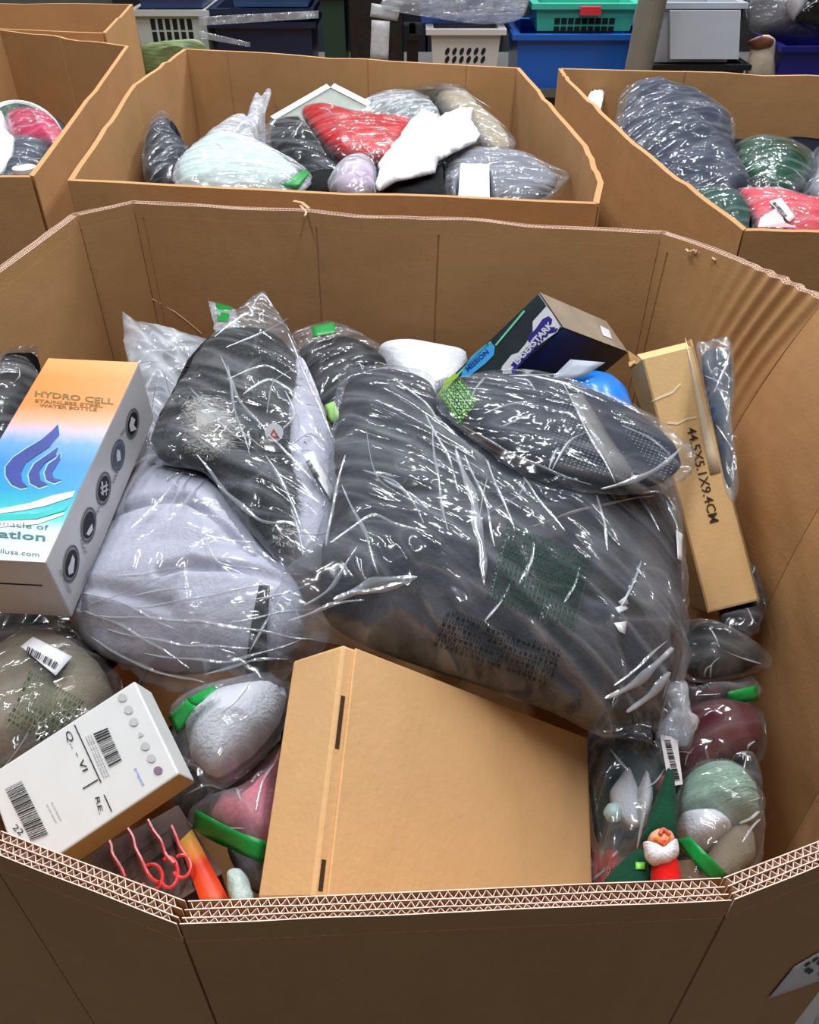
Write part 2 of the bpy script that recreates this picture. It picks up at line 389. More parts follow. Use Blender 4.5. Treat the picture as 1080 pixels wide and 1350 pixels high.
# ------------------------------------------------------------------ corrugated bins
def panel(name, a, b, ins_a, ins_b, parent, th=.014, ztop=.95, zb=.02, flutes=True, disp=None, grooves=(), cols=30, mat=CB_IN, zfun=None, gap=.0015, ext=(0, 0)):
    """one upright panel of a bin, inner face from a to b (XY at the rim, counter-clockwise seen from above = inside on the left)"""
    a = np.array(a, float); b = np.array(b, float); L = np.linalg.norm(b - a); t = (b - a) / L; out = np.array([t[1], -t[0]])
    ts = sorted(set(list(np.linspace(gap / L, 1 - gap / L, cols)) + [g[0] + k * g[1] / L for g in grooves for k in (-1, 0, 1)]))
    zs = [zb, .3, .45, .5, .55, .6, .63, .66, .69, .72, .76, .80, .83, .86, .885, .905, ztop - .022] if flutes else [zb, .3, .5, .65, .75, .85, .9, .93, ztop]
    def pt(s, z, o, d=0):
        k = 1 - (1 - min(1, max(0, (ztop - z) / .45))) ** 2; ins = np.array(ins_a) * (1 - s) + np.array(ins_b) * s
        p = a + (b - a) * s + ins * k + out * (o + d) + t * o * (ext[1] * s - ext[0] * (1 - s)); zz = z + (zfun(s) if zfun else 0) * max(0, (z - .5) / .45); return np.array([p[0], p[1], zz])
    def dd(s, z):
        d = disp(s, z) if disp else 0
        for g in grooves:
            if abs(s - g[0]) * L < g[1] * .5: d += g[2]
        return d
    nz = len(zs); nt = len(ts); V = []; F = []
    for o in (0, 1):
        for z in zs:
            for s in ts: V.append(pt(s, z, th if o else 0, dd(s, z)))
    I = lambda o, j, i: o * nz * nt + j * nt + i
    for j in range(nz - 1):
        for i in range(nt - 1):
            F.append((I(0, j, i + 1), I(0, j, i), I(0, j + 1, i), I(0, j + 1, i + 1)))
            F.append((I(1, j, i), I(1, j, i + 1), I(1, j + 1, i + 1), I(1, j + 1, i)))
        F.append((I(0, j, 0), I(1, j, 0), I(1, j + 1, 0), I(0, j + 1, 0))); F.append((I(1, j, nt - 1), I(0, j, nt - 1), I(0, j + 1, nt - 1), I(1, j + 1, nt - 1)))
    for i in range(nt - 1):
        F.append((I(0, nz - 1, i), I(1, nz - 1, i), I(1, nz - 1, i + 1), I(0, nz - 1, i + 1)))
        F.append((I(0, 0, i + 1), I(1, 0, i + 1), I(1, 0, i), I(0, 0, i)))
    po = obj(name, V, F, mat, parent)
    if not flutes: return po
    # four liners with three layers of fluting between, open at the top
    zb2 = zs[-1] - .003; lay = [.0002, .0052, .0098, .0132]; lt = .0006; parts = []
    ss = np.linspace(gap / L, 1 - gap / L, max(4, cols))
    for li, o in enumerate(lay):
        V = []; F = []
        for s in ss:
            jt = .0006 * (vn(s * L * 60, li * 3.1, 3) - .5) * (0 < li < 3)
            zt = ztop + .0012 * (vn(s * L * 25, li * 5, 8) - .5)
            for z, oo in ((zb2, o), (zt, o + jt), (zt, o + lt + jt), (zb2, o + lt)): V.append(pt(s, z, oo, disp(s, z) if disp else 0))
        for i in range(len(ss) - 1):
            for k in range(3): F.append((i * 4 + k, i * 4 + k + 1, i * 4 + 5 + k, i * 4 + 4 + k))
        F.append((0, 1, 2, 3)); n = (len(ss) - 1) * 4; F.append((n + 3, n + 2, n + 1, n)); F = [f[::-1] for f in F]
        parts.append((V, F))
    obj('liner', *cat_mesh(parts), [CB_IN, CB_FLUTE], po, matidx=[m for _ in lay for m in ([0, 1, 0] * (len(ss) - 1) + [1, 1])])
    V = []; F = []; n = 0; per = .0056
    for li in range(3):
        o0 = lay[li] + lt; o1 = lay[li + 1]; N = int((L - .006) / (per / 2)); ft = .00045
        for i in range(N + 1):
            s = (.003 + i * per / 2 + .0012 * (vn(i * .7, li, 9) - .5)) / L; s = min(s, 1 - .002 / L); o = o0 if i % 2 == 0 else o1
            for z in (zb2, ztop - .0006):
                V.append(pt(s, z, o, disp(s, z) if disp else 0)); V.append(pt(s + ft / L, z, o, disp(s, z) if disp else 0))
        for i in range(N):
            k = n + i * 4; F += [(k, k + 4, k + 6, k + 2), (k + 1, k + 3, k + 7, k + 5), (k + 2, k + 6, k + 7, k + 3)]
        n = len(V)
    obj('fluting', V, F, CB_FLUTE, po, kind='stuff')
    return po
def exts(R, i):
    n = len(R); d = lambda k: unit(np.array(R[(k + 1) % n], float) - np.array(R[k % n], float))
    tn = lambda p, q: math.tan(.5 * math.asin(max(-.95, min(.95, float(p[0] * q[1] - p[1] * q[0])))))
    return tn(d(i - 1), d(i)), tn(d(i), d(i + 1))
h = .48
def rimpt(x, y): return P(x, y, h)[:2]

# main bin: inner rim corners (counter-clockwise from above)
M = [rimpt(246, 1187), rimpt(952, 1157), (.345, .300), (.46, .40), (.545, .58), (.575, .84), rimpt(1086, 397), rimpt(872, 308), rimpt(175, 268), rimpt(102, 284),
     (-.615, 1.02), (-.60, .62), (-.45, .345), rimpt(0, 1094)]
main = thing('cardboard_bin', 'large open octagonal cardboard bin nearest the viewer, its fluted board edge showing', 'bin', (0, .75, 0))
ins = [(0, 0)] * 3 + [(-.012, .01), (-.03, 0), (-.055, 0), (-.085, .02), (-.01, -.02), (0, 0), (0, 0), (.01, 0), (.01, 0), (0, 0), (0, 0)]
def crumple(s, z):
    t = (z - .68) / .27
    if t <= 0: return 0
    return .0035 * min(1, t * 1.6) * math.sin(s * 75 + 2.5 * math.sin(z * 14)) * math.exp(-((s - .22) / .2) ** 2)
def wave(k, a): return lambda s: a * (float(vn(s * 9 + k, k, 11)) - .5) * 2 * math.sin(math.pi * min(1, max(0, s)))
n = len(M); mp = []
for i in range(n):
    kw = {}
    if i == 7: kw = dict(grooves=[(.40, .002, .003), (.635, .0015, .002), (.985, .0025, .002)], cols=60, zfun=wave(1, .004))
    if i == 6: kw = dict(disp=crumple, cols=150, grooves=[(.93, .003, .004)], zfun=lambda s: .006 * math.sin(s * 3.1))
    if i == 8: kw = dict(cols=8)
    mp.append(panel('side_panel', M[i], M[(i + 1) % n], ins[i], ins[(i + 1) % n], main, gap=(.0010 if i in (13, 0, 1, 9) else .0006), ext=exts(M, i), **kw))
def bottom(R, parent, kin=.97):
    c = np.mean(R, 0); inner = [(c + (np.array(p) - c) * kin) for p in R]
    V = [(*p, .004) for p in inner] + [(*p, .018) for p in inner]; k = len(inner)
    obj('bottom_panel', V, [tuple(range(k))[::-1], tuple(range(k, 2 * k))] + [(i, (i + 1) % k, k + (i + 1) % k, k + i) for i in range(k)], CB_IN, parent)
bottom([np.array(p) + q for p, q in zip(M, ins)], main, .985)
# paper ends turned over the board edge at the front creases, torn edge on the crumpled corner
S6 = Surf(mp[6]); T3 = lambda p, *a: tube(p, *a)
obj('torn_edge', *cat_mesh([tube([P(x, y + 2.5 * math.sin(x * .9), h + .004) for x in np.arange(x0, x1, 3)], .0022, 5) for x0, x1, y in ((905, 938, 331), (940, 968, 342))]), CB_LITE, main, label='pale torn liner paper on the crumpled corner')
obj('torn_flap', *cat_mesh([tube([P(x, y, h - dz) for x, y, dz in ((388, 266, 0), (398, 268, .006), (407, 275, .002), (413, 285, -.012))], .003, 6), tube([P(x, y, h - .002) for x, y in ((396, 271), (404, 280), (402, 285))], .002, 5)]), CB_LITE, main)
# long scratch in the back panel
S7 = Surf(mp[7]); S7.at(400, 350)
obj('scratch', *tube([S7.at(x, y, .0004) for x, y in ((182, 379), (192, 390), (212, 400), (232, 412), (250, 426), (266, 440))], .0011, 5), CB_LITE, main, label='pale curved scratch in the back panel')
LAB = plain('old_label_paper', (220, 214, 210), .6, .05)
S1 = Surf(mp[1]); _lp = S1.at(1050, 1290, 0); S1 = Surf(plane=(_lp, S1.last[1]))
patch('paper_label', S1, ((1012, 1314), (1046, 1272), (1098, 1242), (1098, 1284)), LAB, main, 6, 6, .0012)
polys('label_print', S1, [[(x, y), (x + 7, y - 5), (x + 8, y - 2), (x + 1, y + 3)] for x, y in ((1058, 1268), (1068, 1262), (1062, 1278), (1077, 1258), (1074, 1266), (1076, 1281), (1058, 1276))], BLACK, main, .0026)
patch('paper_label', S1, ((1068, 1356), (1076, 1336), (1094, 1326), (1094, 1362)), LAB, main, 3, 3, .0012)

def bin4(name, label, rim, group='large open cardboard bins', grooves={}, cen=None, th=.011, ztop=.95):
    c = np.mean(rim, 0); t = thing(name, label, 'bin', (c[0], c[1], 0), group)
    for i in range(len(rim)):
        panel('side_panel', rim[i], rim[(i + 1) % len(rim)], (0, 0), (0, 0), t, th=th, flutes=False, cols=12, grooves=grooves.get(i, ()), zfun=wave(i + 20, .004), ztop=ztop, gap=.0004, ext=exts(rim, i))
    bottom(rim, t)
    return t
B2 = [rimpt(98, 236), rimpt(782, 266), rimpt(788, 240), rimpt(768, 192), rimpt(681, 90), rimpt(246, 65), rimpt(180, 112)]
bin4('cardboard_bin', 'open cardboard bin directly behind the nearest one, white tissue paper on its heap', B2, grooves={4: [(.14, .003, .003), (.43, .003, .003), (.87, .003, .003)]})
r = rimpt
B3 = [r(985, 301), r(1200, 301), (1.60, 1.36), (1.62, 2.40), r(742, 91), r(752, 106), r(840, 190)]
bin4('cardboard_bin', 'open cardboard bin at the right edge with green fabric and a red pack', B3, grooves={3: [(.72, .003, .003)]})
B4 = [(-1.8, r(0, 231)[1] + .01), r(38, 231), r(165, 61), r(0, 40), (-2.0, 2.72)]
bin4('cardboard_bin', 'open cardboard bin at the left edge of the picture with a metal hoop inside', B4, grooves={2: [(.5, .004, .003)], 3: [(.1, .003, .003)]})
B5 = [(-2.3, 3.42), r(135, 43), r(171, 6), (-2.3, 3.86)]
bin4('cardboard_bin', 'farthest cardboard bin in the upper left corner with nothing visible inside', B5)
#@@CONTENTS
def tuck(S, fo):      # keep the contents a hair inside their film
    bv = world_bvh(fo); d = DIRN[fo.name]; dv = Vector(-d); off = np.zeros(3); q = S[0].parent
    while q is not None: off = off + np.array(q.location); q = q.parent
    for o in S:
        for v in o.data.vertices:
            p = np.array(v.co) + off; h_ = bv.ray_cast(Vector(p + d * .25), dv)
            if h_[0] is None: continue
            g = .25 - h_[3] - .0025
            if g < 0: v.co = p + d * max(g, -.08) - off
        o.data.update()
def inpoly(x, y, P_):
    c = False
    for i in range(len(P_)):
        (x1, y1), (x2, y2) = P_[i], P_[i - 1]
        if (y1 > y) != (y2 > y) and x < (x2 - x1) * (y - y1) / (y2 - y1) + x1: c = not c
    return c
# ------------------------------------------------------------------ boxes
def box_part(name, V0, X, Y, Z, mat, parent, bev=.001, label=None):
    o = obj(name, *pbox(V0, X, Y, Z), mat, parent, label=label); bevel(o, bev); return o
def scaled(s, V0, *E):             # the same picture, s times nearer the eye
    return [EYE + (np.array(V0) - EYE) * s] + [np.array(e) * s for e in E]
def grad(name, stops, rough=.35, noise=.05, axis=1, nscale=14):
    k = NT(name); v = k.coord('UV'); sp = k.n('ShaderNodeSeparateXYZ'); k.l(v, sp.inputs[0])
    f = k.math('ADD', sp.outputs[axis], k.math('MULTIPLY', k.math('SUBTRACT', k.noise(v, nscale, 3), .5), noise))
    c = k.ramp(f, [(p, lin(c)) for p, c in stops]); p = k.n('ShaderNodeBsdfPrincipled'); k.l(c, p.inputs['Base Color']); p.inputs['Roughness'].default_value = rough
    k.l(p.outputs[0], k.out.inputs[0]); return k.m
def face(name, V0, A, B, mat, parent, off=.0006, label=None):   # printed sheet on a box side, UV 0..1 over A and B
    n = unit(np.cross(A, B)); n = n if n @ (EYE - V0) > 0 else -n; o = V0 + n * off
    ob = obj(name, [o, o + A, o + A + B, o + B], [(0, 1, 2, 3)], mat, parent, uv=[(0, 0), (1, 0), (1, 1), (0, 1)], label=label)
    return ob
# water bottle carton
V0, X, Y, Z = [np.array(a) for a in ([-0.3477, 0.5774, 0.9], [0.1118, -0.0061, -0.0023], [0.0179, 0.3131, 0.0429], [0.0011, -0.012, 0.0872])]
hy = thing('bottle_carton', 'tall carton with orange to blue print and a dark blue drop emblem', 'box', V0 - Z)
GW = plain('glossy_white_card', (206, 204, 206), .3, .03)
box_part('carton_body', V0 - Z, -X, Y, Z, GW, hy, .0015)
face('printed_front', V0 - X, X, Y, grad('bottle_carton_print', [(0, (200, 216, 214)), (.13, (190, 214, 214)), (.17, (90, 200, 194)), (.23, (30, 170, 180)), (.30, (10, 142, 190)), (.42, (40, 130, 200)), (.52, (96, 150, 214)), (.58, (176, 172, 200)), (.64, (226, 160, 130)), (.72, (240, 128, 56)), (.88, (246, 130, 50)), (1, (242, 152, 84))]), hy)
F = Surf(plane=(V0, Z)); navy = plain('drop_ink', (46, 62, 140), .35, .2, 30); gold = plain('drop_outline_ink', (150, 200, 190), .3, .05)
drop = [(77, 560), (79, 574), (66, 590), (48, 602), (34, 612), (28, 624), (30, 636), (37, 643), (28, 645), (16, 640), (8, 628), (8, 616), (18, 604), (36, 592), (56, 580), (70, 568)]
def swell(pts, k):
    c = np.mean(pts, 0); return [tuple(c + (np.array(p) - c) * k + unit(np.array(p) - c) * 2) for p in pts]
polys('drop_outline', F, [swell(drop, 1.0)], gold, hy, .0009)
drop2 = [(78, 590), (74, 602), (60, 611), (52, 622), (54, 634), (64, 640), (52, 644), (40, 638), (38, 626), (46, 612), (62, 601), (72, 594)]
drop3 = [(80, 598), (80, 606), (74, 616), (69, 624), (72, 632), (82, 634), (72, 638), (62, 634), (59, 624), (64, 613), (74, 606)]
polys('drop_outline', F, [swell(drop2, 1.0), swell(drop3, 1.0)], gold, hy, .00095)
polys('drop_emblem', F, [drop, drop2, drop3], navy, hy, .0014)
polys('swoosh', F, [[(-40, 676), (0, 672), (40, 664), (70, 654), (100, 648), (96, 656), (60, 668), (30, 674), (0, 678), (-40, 684)], [(-40, 690), (0, 688), (50, 686), (86, 676), (84, 680), (50, 692), (0, 696), (-40, 700)]], WHITE, hy, .0012)
polys('swoosh', F, [[(-40, 684), (0, 680), (50, 678), (90, 667), (86, 674), (50, 685), (0, 688), (-40, 691)]], plain('teal_ink', (36, 176, 170), .35), hy, .0013)
green = plain('carton_green_ink', (104, 96, 30), .4)
text('lettering', 'HYDRO CELL', F, (46, 523), (150, 534), green, hy, 7, bold=.03)
text('lettering', 'STAINLESS STEEL', F, (46, 531), (136, 538), green, hy, 4, bold=.03)
text('lettering', 'WATER BOTTLE', F, (52, 537), (128, 543), green, hy, 4, bold=.03)
text('lettering', 'The Pinnacle of', F, (-55, 688), (64, 700), DKGREY, hy, 7)
text('lettering', 'Hydration', F, (-64, 704), (60, 714), plain('dark_teal_ink', (60, 110, 116), .4), hy, 10, bold=.02)
text('lettering', 'www.hydrocellusa.com', F, (-80, 722), (52, 735), DKGREY, hy, 6)
SD = Surf(plane=(V0, X))
for i, (cx, cy, tl) in enumerate(((174, 558, 1), (155, 600, 2), (136, 644, 3), (116, 692, 4), (93, 743, 5))):
    rx, ry = 8.5 + i * .5, 20 + i * 1.2; el = lambda k, a0=0, a1=2 * math.pi, n=24: [(cx + k * rx * math.cos(a0 + (a1 - a0) * t / n) + k * ry * .25 * math.sin(a0 + (a1 - a0) * t / n) * -.4, cy + k * ry * math.sin(a0 + (a1 - a0) * t / n)) for t in range(n)]
    o_, m_, i_ = el(1), el(.88), el(.76)
    polys('round_icon', SD, [[o_[j], o_[(j + 1) % 24], m_[(j + 1) % 24], m_[j]] for j in range(24)], DKGREY, hy, .0009)
    polys('round_icon', SD, [i_], BLACK if i != 1 else plain('slate_ink', (86, 96, 120), .5), hy, .0011)
    gl = {0: [[(-2, -9), (3, -5), (1, 2), (5, 8), (-3, 11), (-5, 3)]], 1: [[(-2, -8), (2, -6), (3, 6), (-2, 9), (-3, 0)]],
          2: [[(-4, -9), (-2, -10), (-1, 9), (-3, 8)], [(-5, -2), (5, -6), (5, -4), (-5, 1)], [(-5, 5), (5, 0), (5, 2), (-4, 7)], [(2, -10), (3, -9), (3, 9), (2, 9)]],
          3: [[(4, -2), (5, 6), (0, 14), (-4, 12), (0, 4)]], 4: [[(1, -12), (4, -6), (2, 12), (-4, 15), (-5, 6), (-2, -2)]]}[i]
    polys('round_icon', SD, [[(cx + a, cy + b) for a, b in q] for q in gl], WHITE, hy, .0014)
for (a, b) in (((152, 622), (146, 637)), ((128, 668), (121, 684)), ((104, 712), (111, 730)), ((160, 575), (165, 565))):
    text('lettering', 'FREE', SD, a, b, DKGREY, hy, 3)
text('lettering', 'HOT & COLD', SD, (76, 752), (90, 782), DKGREY, hy, 4)
obj('end_flap_line', *pbox(V0 - X * .99 - Z * .42 + np.array([0, -.0006, 0]), X * .86, Z * .02, np.array([0, .0004, 0])), BLACK, hy)
# white shipping label carton
V0, X, Y, Z = scaled(1.075, [-0.1668, 0.3414, 0.91], [0.0804, 0.0439, 0.0318], [-0.0454, 0.0677, 0.0212], [-0.0046, -0.0118, 0.0278])
wb = thing('white_carton', 'slim white carton with barcodes and a row of small round grey symbols', 'box', V0 - Z)
box_part('carton_body', V0 - Z, -X * 1.3, Y, Z, plain('pearl_card', (208, 210, 210), .35, .03), wb, .0015)
face('narrow_side_print', V0 - Z - X * 1.3, X * 1.3, Z, plain('tan_carton_side', (196, 178, 138), .5, .08), wb, .0007, label='tan narrow side of the carton')  # narrow side coloured tan, unlike the white body
F = Surf(plane=(V0, Z))
barcode(F, ((30, 1030), (65, 1100), (42, 1109), (8, 1041)), wb, n=34, seed=4)
barcode(F, ((143, 960), (162, 1003), (145, 1012), (124, 968)), wb, n=20, seed=5)
text('lettering', '22', F, (17, 1092), (28, 1102), BLACK, wb, 8)
for a, b in (((99, 956), (134, 1032)), ((138, 1048), (148, 1070)), ((110, 1040), (130, 1028))):
    d = unit(np.array(b, float) - np.array(a)); q = np.array([d[1], -d[0]])
    polys('ruled_line', F, [[tuple(np.array(a) + q * .8), tuple(np.array(b) + q * .8), tuple(np.array(b) - q * .8), tuple(np.array(a) - q * .8)]], BLACK, wb, .001)
text('lettering', 'Q.. - VI', F, (86, 966), (110, 1018), BLACK, wb, 8)
text('lettering', 'RE.', F, (126, 1052), (132, 1074), BLACK, wb, 6)
text('lettering', 'prepaid', F, (178, 1014), (188, 1036), plain('blue_ink', (70, 110, 200), .5), wb, 4)
for k, off in enumerate((0, 4, 8)): text('lettering', 'made of recycled board', F, (113 + off * .8, 972 - off * .3), (137 + off * .8, 1026 - off * .3), DKGREY, wb, 2.4)
for k in range(2): text('lettering', 'do not discard', F, (68 - 6 * k, 1058 + 3 * k), (80 - 6 * k, 1082 + 3 * k), DKGREY, wb, 2.4)
sy = plain('pale_symbol_ink', (178, 180, 182), .5)
for k, (cx, cy) in enumerate(((162, 920), (170, 936), (177, 952), (186, 969), (192, 984), (200, 1000), (209, 1016))):
    rr_ = 6 if k != 3 else 5; nn = 16 if k != 3 else 3
    polys('round_symbol', F, [[(cx + rr_ * math.cos(t * 2 * math.pi / nn), cy + rr_ * .9 * math.sin(t * 2 * math.pi / nn)) for t in range(nn)]], sy if k < 6 else plain('mauve_ink', (128, 104, 128), .5), wb, .001)
# flat brown mailer
V0, X, Y, Z = [np.array(a) for a in ([-0.0642, 0.2601, 0.89], [0.2252, 0.0637, -0.2091], [0.0132, 0.1654, 0.0646], [0.0446, -0.02, 0.042])]
mb = thing('mailer_box', 'plain brown flat mailer carton leaning against the front rim', 'box', V0 - Z)
body = box_part('carton_body', V0 - Z, X, Y, Z, CB_BOX, mb, .0025)
lid = unit(Z) * .0022
box_part('lid', V0 + X * .035, X * .965, Y, lid, CB_BOX, mb, .0008)
for a, b in ((.03, .14), (.56, .78)): obj('tab_slot_shade', *pbox(V0 + Y * a + X * .012 - lid * .1, X * .012, Y * (b - a), lid * .25), plain('slot_shadow_board', (70, 46, 26), .9), mb, label='dark open slot along the fold')  # solid dark strips; the shade of the open slots is put into their colour
# long carton standing on end
V0, X, Y, Z = scaled(.85, [0.5778, 0.9583, 0.4673], [0.0859, 0.0125, 0.0172], [-0.1071, 0.2848, 0.3273], [-0.0018, -0.0635, 0.0547])
lb = thing('long_carton', 'long narrow brown carton stamped with its size, leaning at the right', 'box', V0 - X - Z)
tk = .003
u_, v_, n_ = unit(X), unit(Y), unit(Z)
obj('carton_body', *cat_mesh([pbox(V0 - X - n_ * tk, X, Y * .97, n_ * tk), pbox(V0 - X - Z, u_ * tk, Y * .97, Z), pbox(V0 - u_ * tk - Z, u_ * tk, Y, Z), pbox(V0 - X - Z, X, Y, n_ * tk), pbox(V0 - X - Z, X, v_ * tk, Z)]), CB_LONG, lb)
obj('top_flap', *pbox(V0 - X + Y * .975 - Z, X, v_ * .002 + Z * .0, Z * .45), CB_LONG, lb)
obj('top_flap', *pbox(V0 - X - n_ * .002 + Y * .97, X * .95, (Y * .03 - Z * .25), n_ * .002), CB_LONG, lb)
F = Surf(plane=(V0, Z)); ink = plain('stamp_ink', (60, 44, 30), .7)
text('size_stamp', '44.5X5.1X9.4CM', F, (905, 565), (936, 690), ink, lb, 12, bold=.01)
patch('tape', F, ((903, 445), (908, 460), (950, 622), (936, 626)), plain('glossy_tape', (220, 204, 176), .15, .05), lb, 2, 6, .0015)
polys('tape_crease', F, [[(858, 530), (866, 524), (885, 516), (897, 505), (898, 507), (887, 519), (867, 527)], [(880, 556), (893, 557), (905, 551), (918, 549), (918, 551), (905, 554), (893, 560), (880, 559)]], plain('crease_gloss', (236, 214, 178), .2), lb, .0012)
# blue and black game box
V0, X, Y, Z = scaled(.825, [0.2552, 1.2534, 0.81], [0.1645, 0.1662, -0.1337], [-0.0354, 0.0623, 0.0339], [0.172, -0.0103, 0.1988])
gb = thing('toy_box', 'crushed black and blue box with a white logo plate near the back panel', 'box', V0 - Z)
DKC = plain('charcoal_card', (44, 52, 56), .3, .15, 20, .0004, 60)
o = obj('box_body', *pbox(V0 - Z, X, Y, Z), DKC, gb); bevel(o, .002)
face('end_print', V0, X, Y, plain('grubby_card_side', (150, 136, 118), .45, .15, 25), gb, .001, label='grey-brown worn side')
face('bottom_print', V0 - Z, X, Z, grad('night_sky_print', [(0, (10, 16, 26)), (.35, (14, 36, 70)), (.7, (16, 66, 130)), (1, (18, 40, 60))], .3, .5, 1, 5), gb, .001, label='dark blue picture side')
F = Surf(plane=(V0, X)); nv = plain('logo_navy', (52, 44, 132), .35, .08)
polys('logo_plate', F, [[(721, 404), (728, 412), (739, 431), (735, 438), (722, 447), (706, 459), (690, 475), (678, 493), (664, 494), (662, 484), (675, 468), (684, 465), (694, 453), (703, 437), (703, 424)]], WHITE, gb, .0012)
polys('logo_band', F, [[(724, 417), (729, 421), (728, 427), (700, 452), (697, 450), (697, 444), (707, 434), (716, 421)], [(737, 433), (734, 438), (720, 441), (706, 456), (690, 473), (680, 492), (676, 494), (675, 488), (688, 470), (704, 452), (722, 434)], [(674, 482), (680, 474), (683, 478), (680, 484)]], nv, gb, .0016)
text('logo_lettering', 'LASERSTARK', F, (683, 481), (731, 429), WHITE, gb, 8, .002, bold=.03)
text('logo_shadow', 'LASERSTARK', F, (685, 483), (733, 431), nv, gb, 8, .0018, bold=.05)
polys('blue_badge', F, [[(612, 486), (622, 470), (640, 455), (648, 452), (653, 457), (652, 468), (640, 480), (618, 497), (608, 498)]], plain('badge_blue', (70, 170, 236), .3, .1), gb, .0012)
text('badge_lettering', 'MISSION', F, (618, 490), (646, 465), plain('badge_ink', (20, 70, 160), .4), gb, 6, .0018, bold=.03)
polys('stripe', F, [[(691, 409), (693, 411), (655, 456), (653, 455)], [(647, 450), (649, 452), (604, 496), (600, 496)]], plain('mint_stripe', (120, 210, 160), .4), gb, .0012)
polys('stripe', F, [[(588, 502), (600, 492), (606, 495), (590, 512), (578, 520)]], plain('lime_stripe', (170, 220, 70), .4), gb, .0013)
FB = Surf(plane=(V0, Y @ Y * 0 + np.cross(X, Y)))
polys('sticker', Surf(plane=(V0, np.cross(X, Y))), [[(790, 430), (802, 436), (806, 448), (794, 443)]], WHITE, gb, .0018)
patch('inner_flap', Surf(plane=(P(760, 490, .56), np.array([0, -.5, .86]))), ((722, 504), (752, 474), (798, 478), (770, 497)), plain('pale_flap', (150, 158, 170), .5), gb, 3, 3, 0)
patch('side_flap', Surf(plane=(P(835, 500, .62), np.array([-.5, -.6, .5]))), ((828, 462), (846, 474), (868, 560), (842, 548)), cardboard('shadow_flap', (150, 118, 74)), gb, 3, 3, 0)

# ------------------------------------------------------------------ bagged soft goods of the nearest bin
CHAR = fabric('charcoal_fleece', (42, 42, 49), .007, 130, 700, .5)
BLK = fabric('black_cloth', (16, 17, 20)); NAVY = fabric('navy_cloth', (20, 27, 40)); LAV = fabric('lavender_grey_fleece', (190, 188, 202), .003, 60, 500, .06)
WCL = fabric('white_cloth', (214, 214, 220), .003, 50, 400, .04); GRC = fabric('grey_cloth', (120, 122, 130)); MAR = fabric('maroon_cloth', (84, 24, 32))
GRN = fabric('dark_green_cloth', (18, 62, 44)); PINK = fabric('pink_cloth', (226, 130, 146), .003, 40, 300, .08); OLV = fabric('beige_cloth', (128, 118, 100))
SAGE = fabric('sage_knit', (136, 166, 146), .006, 26, 160, .25, stretch=(1, 9, 1)); PURP = fabric('purple_cloth', (56, 40, 74))
def rootof(pts, D): c = np.mean(pts, 0); p = P(c[0], c[1], D); return (p[0], p[1], p[2] - .04)
def bag(name, label, cat, soft, fl, group=None, F=None):
    """soft: [(outline, D, material, kwargs)] ; fl: (outline, D, film material, kwargs)"""
    t = thing(name, label, cat, rootof(fl[0] if fl else soft[0][0], (fl or soft[0])[1]) if F is None else PF(*np.mean(soft[0][0], 0), F), group)
    S = []
    for i, q in enumerate(soft):
        kw = dict(q[3]); nm = kw.pop('nm', 'contents'); S.append(cushion(nm, q[0], q[1], q[2], t, **kw))
    fo = None
    if fl: kw = dict(fl[3]); nm = kw.pop('nm', 'film'); fo = cushion(nm, fl[0], fl[1], fl[2], t, **kw)
    if fo is not None and S: tuck(S, fo)
    if fo is not None: auto_pleats(Surf(fo), fl[0], t, 4 if F is None and fl[1] > 0 and np.mean(fl[0], 0)[1] > 380 else 2, len(fl[0]) + int(fl[0][0][0]))
    return t, S, fo
FK = dict(fold=.002, lump=.006, wr=.0035, T=.045, Tb=.035, jag=.004, prof=(2.0, 1.3), rings=40, seg=170)
def fk(**k): d = dict(FK); d.update(k); return d

# big charcoal fleece blanket
bl, S, fo = bag('bagged_blanket', 'big clear bag holding a folded charcoal fleece blanket, centre of nearest bin', 'bag',
  [([(458, 512), (500, 497), (545, 508), (572, 545), (612, 590), (690, 632), (790, 652), (872, 662), (890, 700), (896, 780), (896, 870), (886, 930), (830, 955), (740, 938), (648, 905), (552, 874), (470, 842), (426, 808), (424, 730), (446, 660), (440, 600), (446, 550)], .575, CHAR,
    dict(gx=.030, gy=-.006, T=.070, Tb=.05, rings=70, seg=230, fold=.004, fs=(4, 7), fdir=-.6, seed=3, lump=.020, prof=(3.0, 2.0), cen=(660, 745),
         grooves=[((440, 700), (560, 690), 7, .014), ((560, 690), (640, 735), 7, .012), ((575, 560), (650, 700), 8, .010), ((700, 830), (860, 850), 9, .010), ((480, 760), (620, 840), 12, .006)]))],
  ([(446, 500), (490, 486), (548, 497), (582, 540), (622, 583), (700, 625), (800, 640), (885, 645), (900, 690), (906, 780), (908, 870), (922, 940), (905, 972), (850, 962), (800, 972), (735, 940), (640, 905), (540, 872), (450, 848), (392, 836), (358, 800), (372, 762), (410, 720), (432, 650), (432, 590), (440, 545)], .572, FILM_M,
    fk(gx=.030, gy=-.006, T=.084, Tb=.055, rings=80, seg=280, fdir=-1.0, seed=5, wr=.003, lump=.012, cen=(660, 745), prof=(2.6, 1.6))), None)
SB = Surf(fo)
INKG = inkfilm('green_print', (10, 66, 44), .75, 150, 230); INKK = inkfilm('dark_print', (10, 26, 22), .6, 150, 230)
patch('warning_print', SB, ((668, 690), (780, 735), (755, 835), (640, 790)), INKG, bl, 16, 14, .0016, label='block of green printed lines on the film')
patch('warning_print', SB, ((590, 800), (740, 855), (725, 905), (570, 850)), INKK, bl, 14, 8, .0016)
patch('tag_label', SB, ((888, 700), (897, 706), (896, 742), (890, 738)), WHITE, bl, 3, 4, .003)
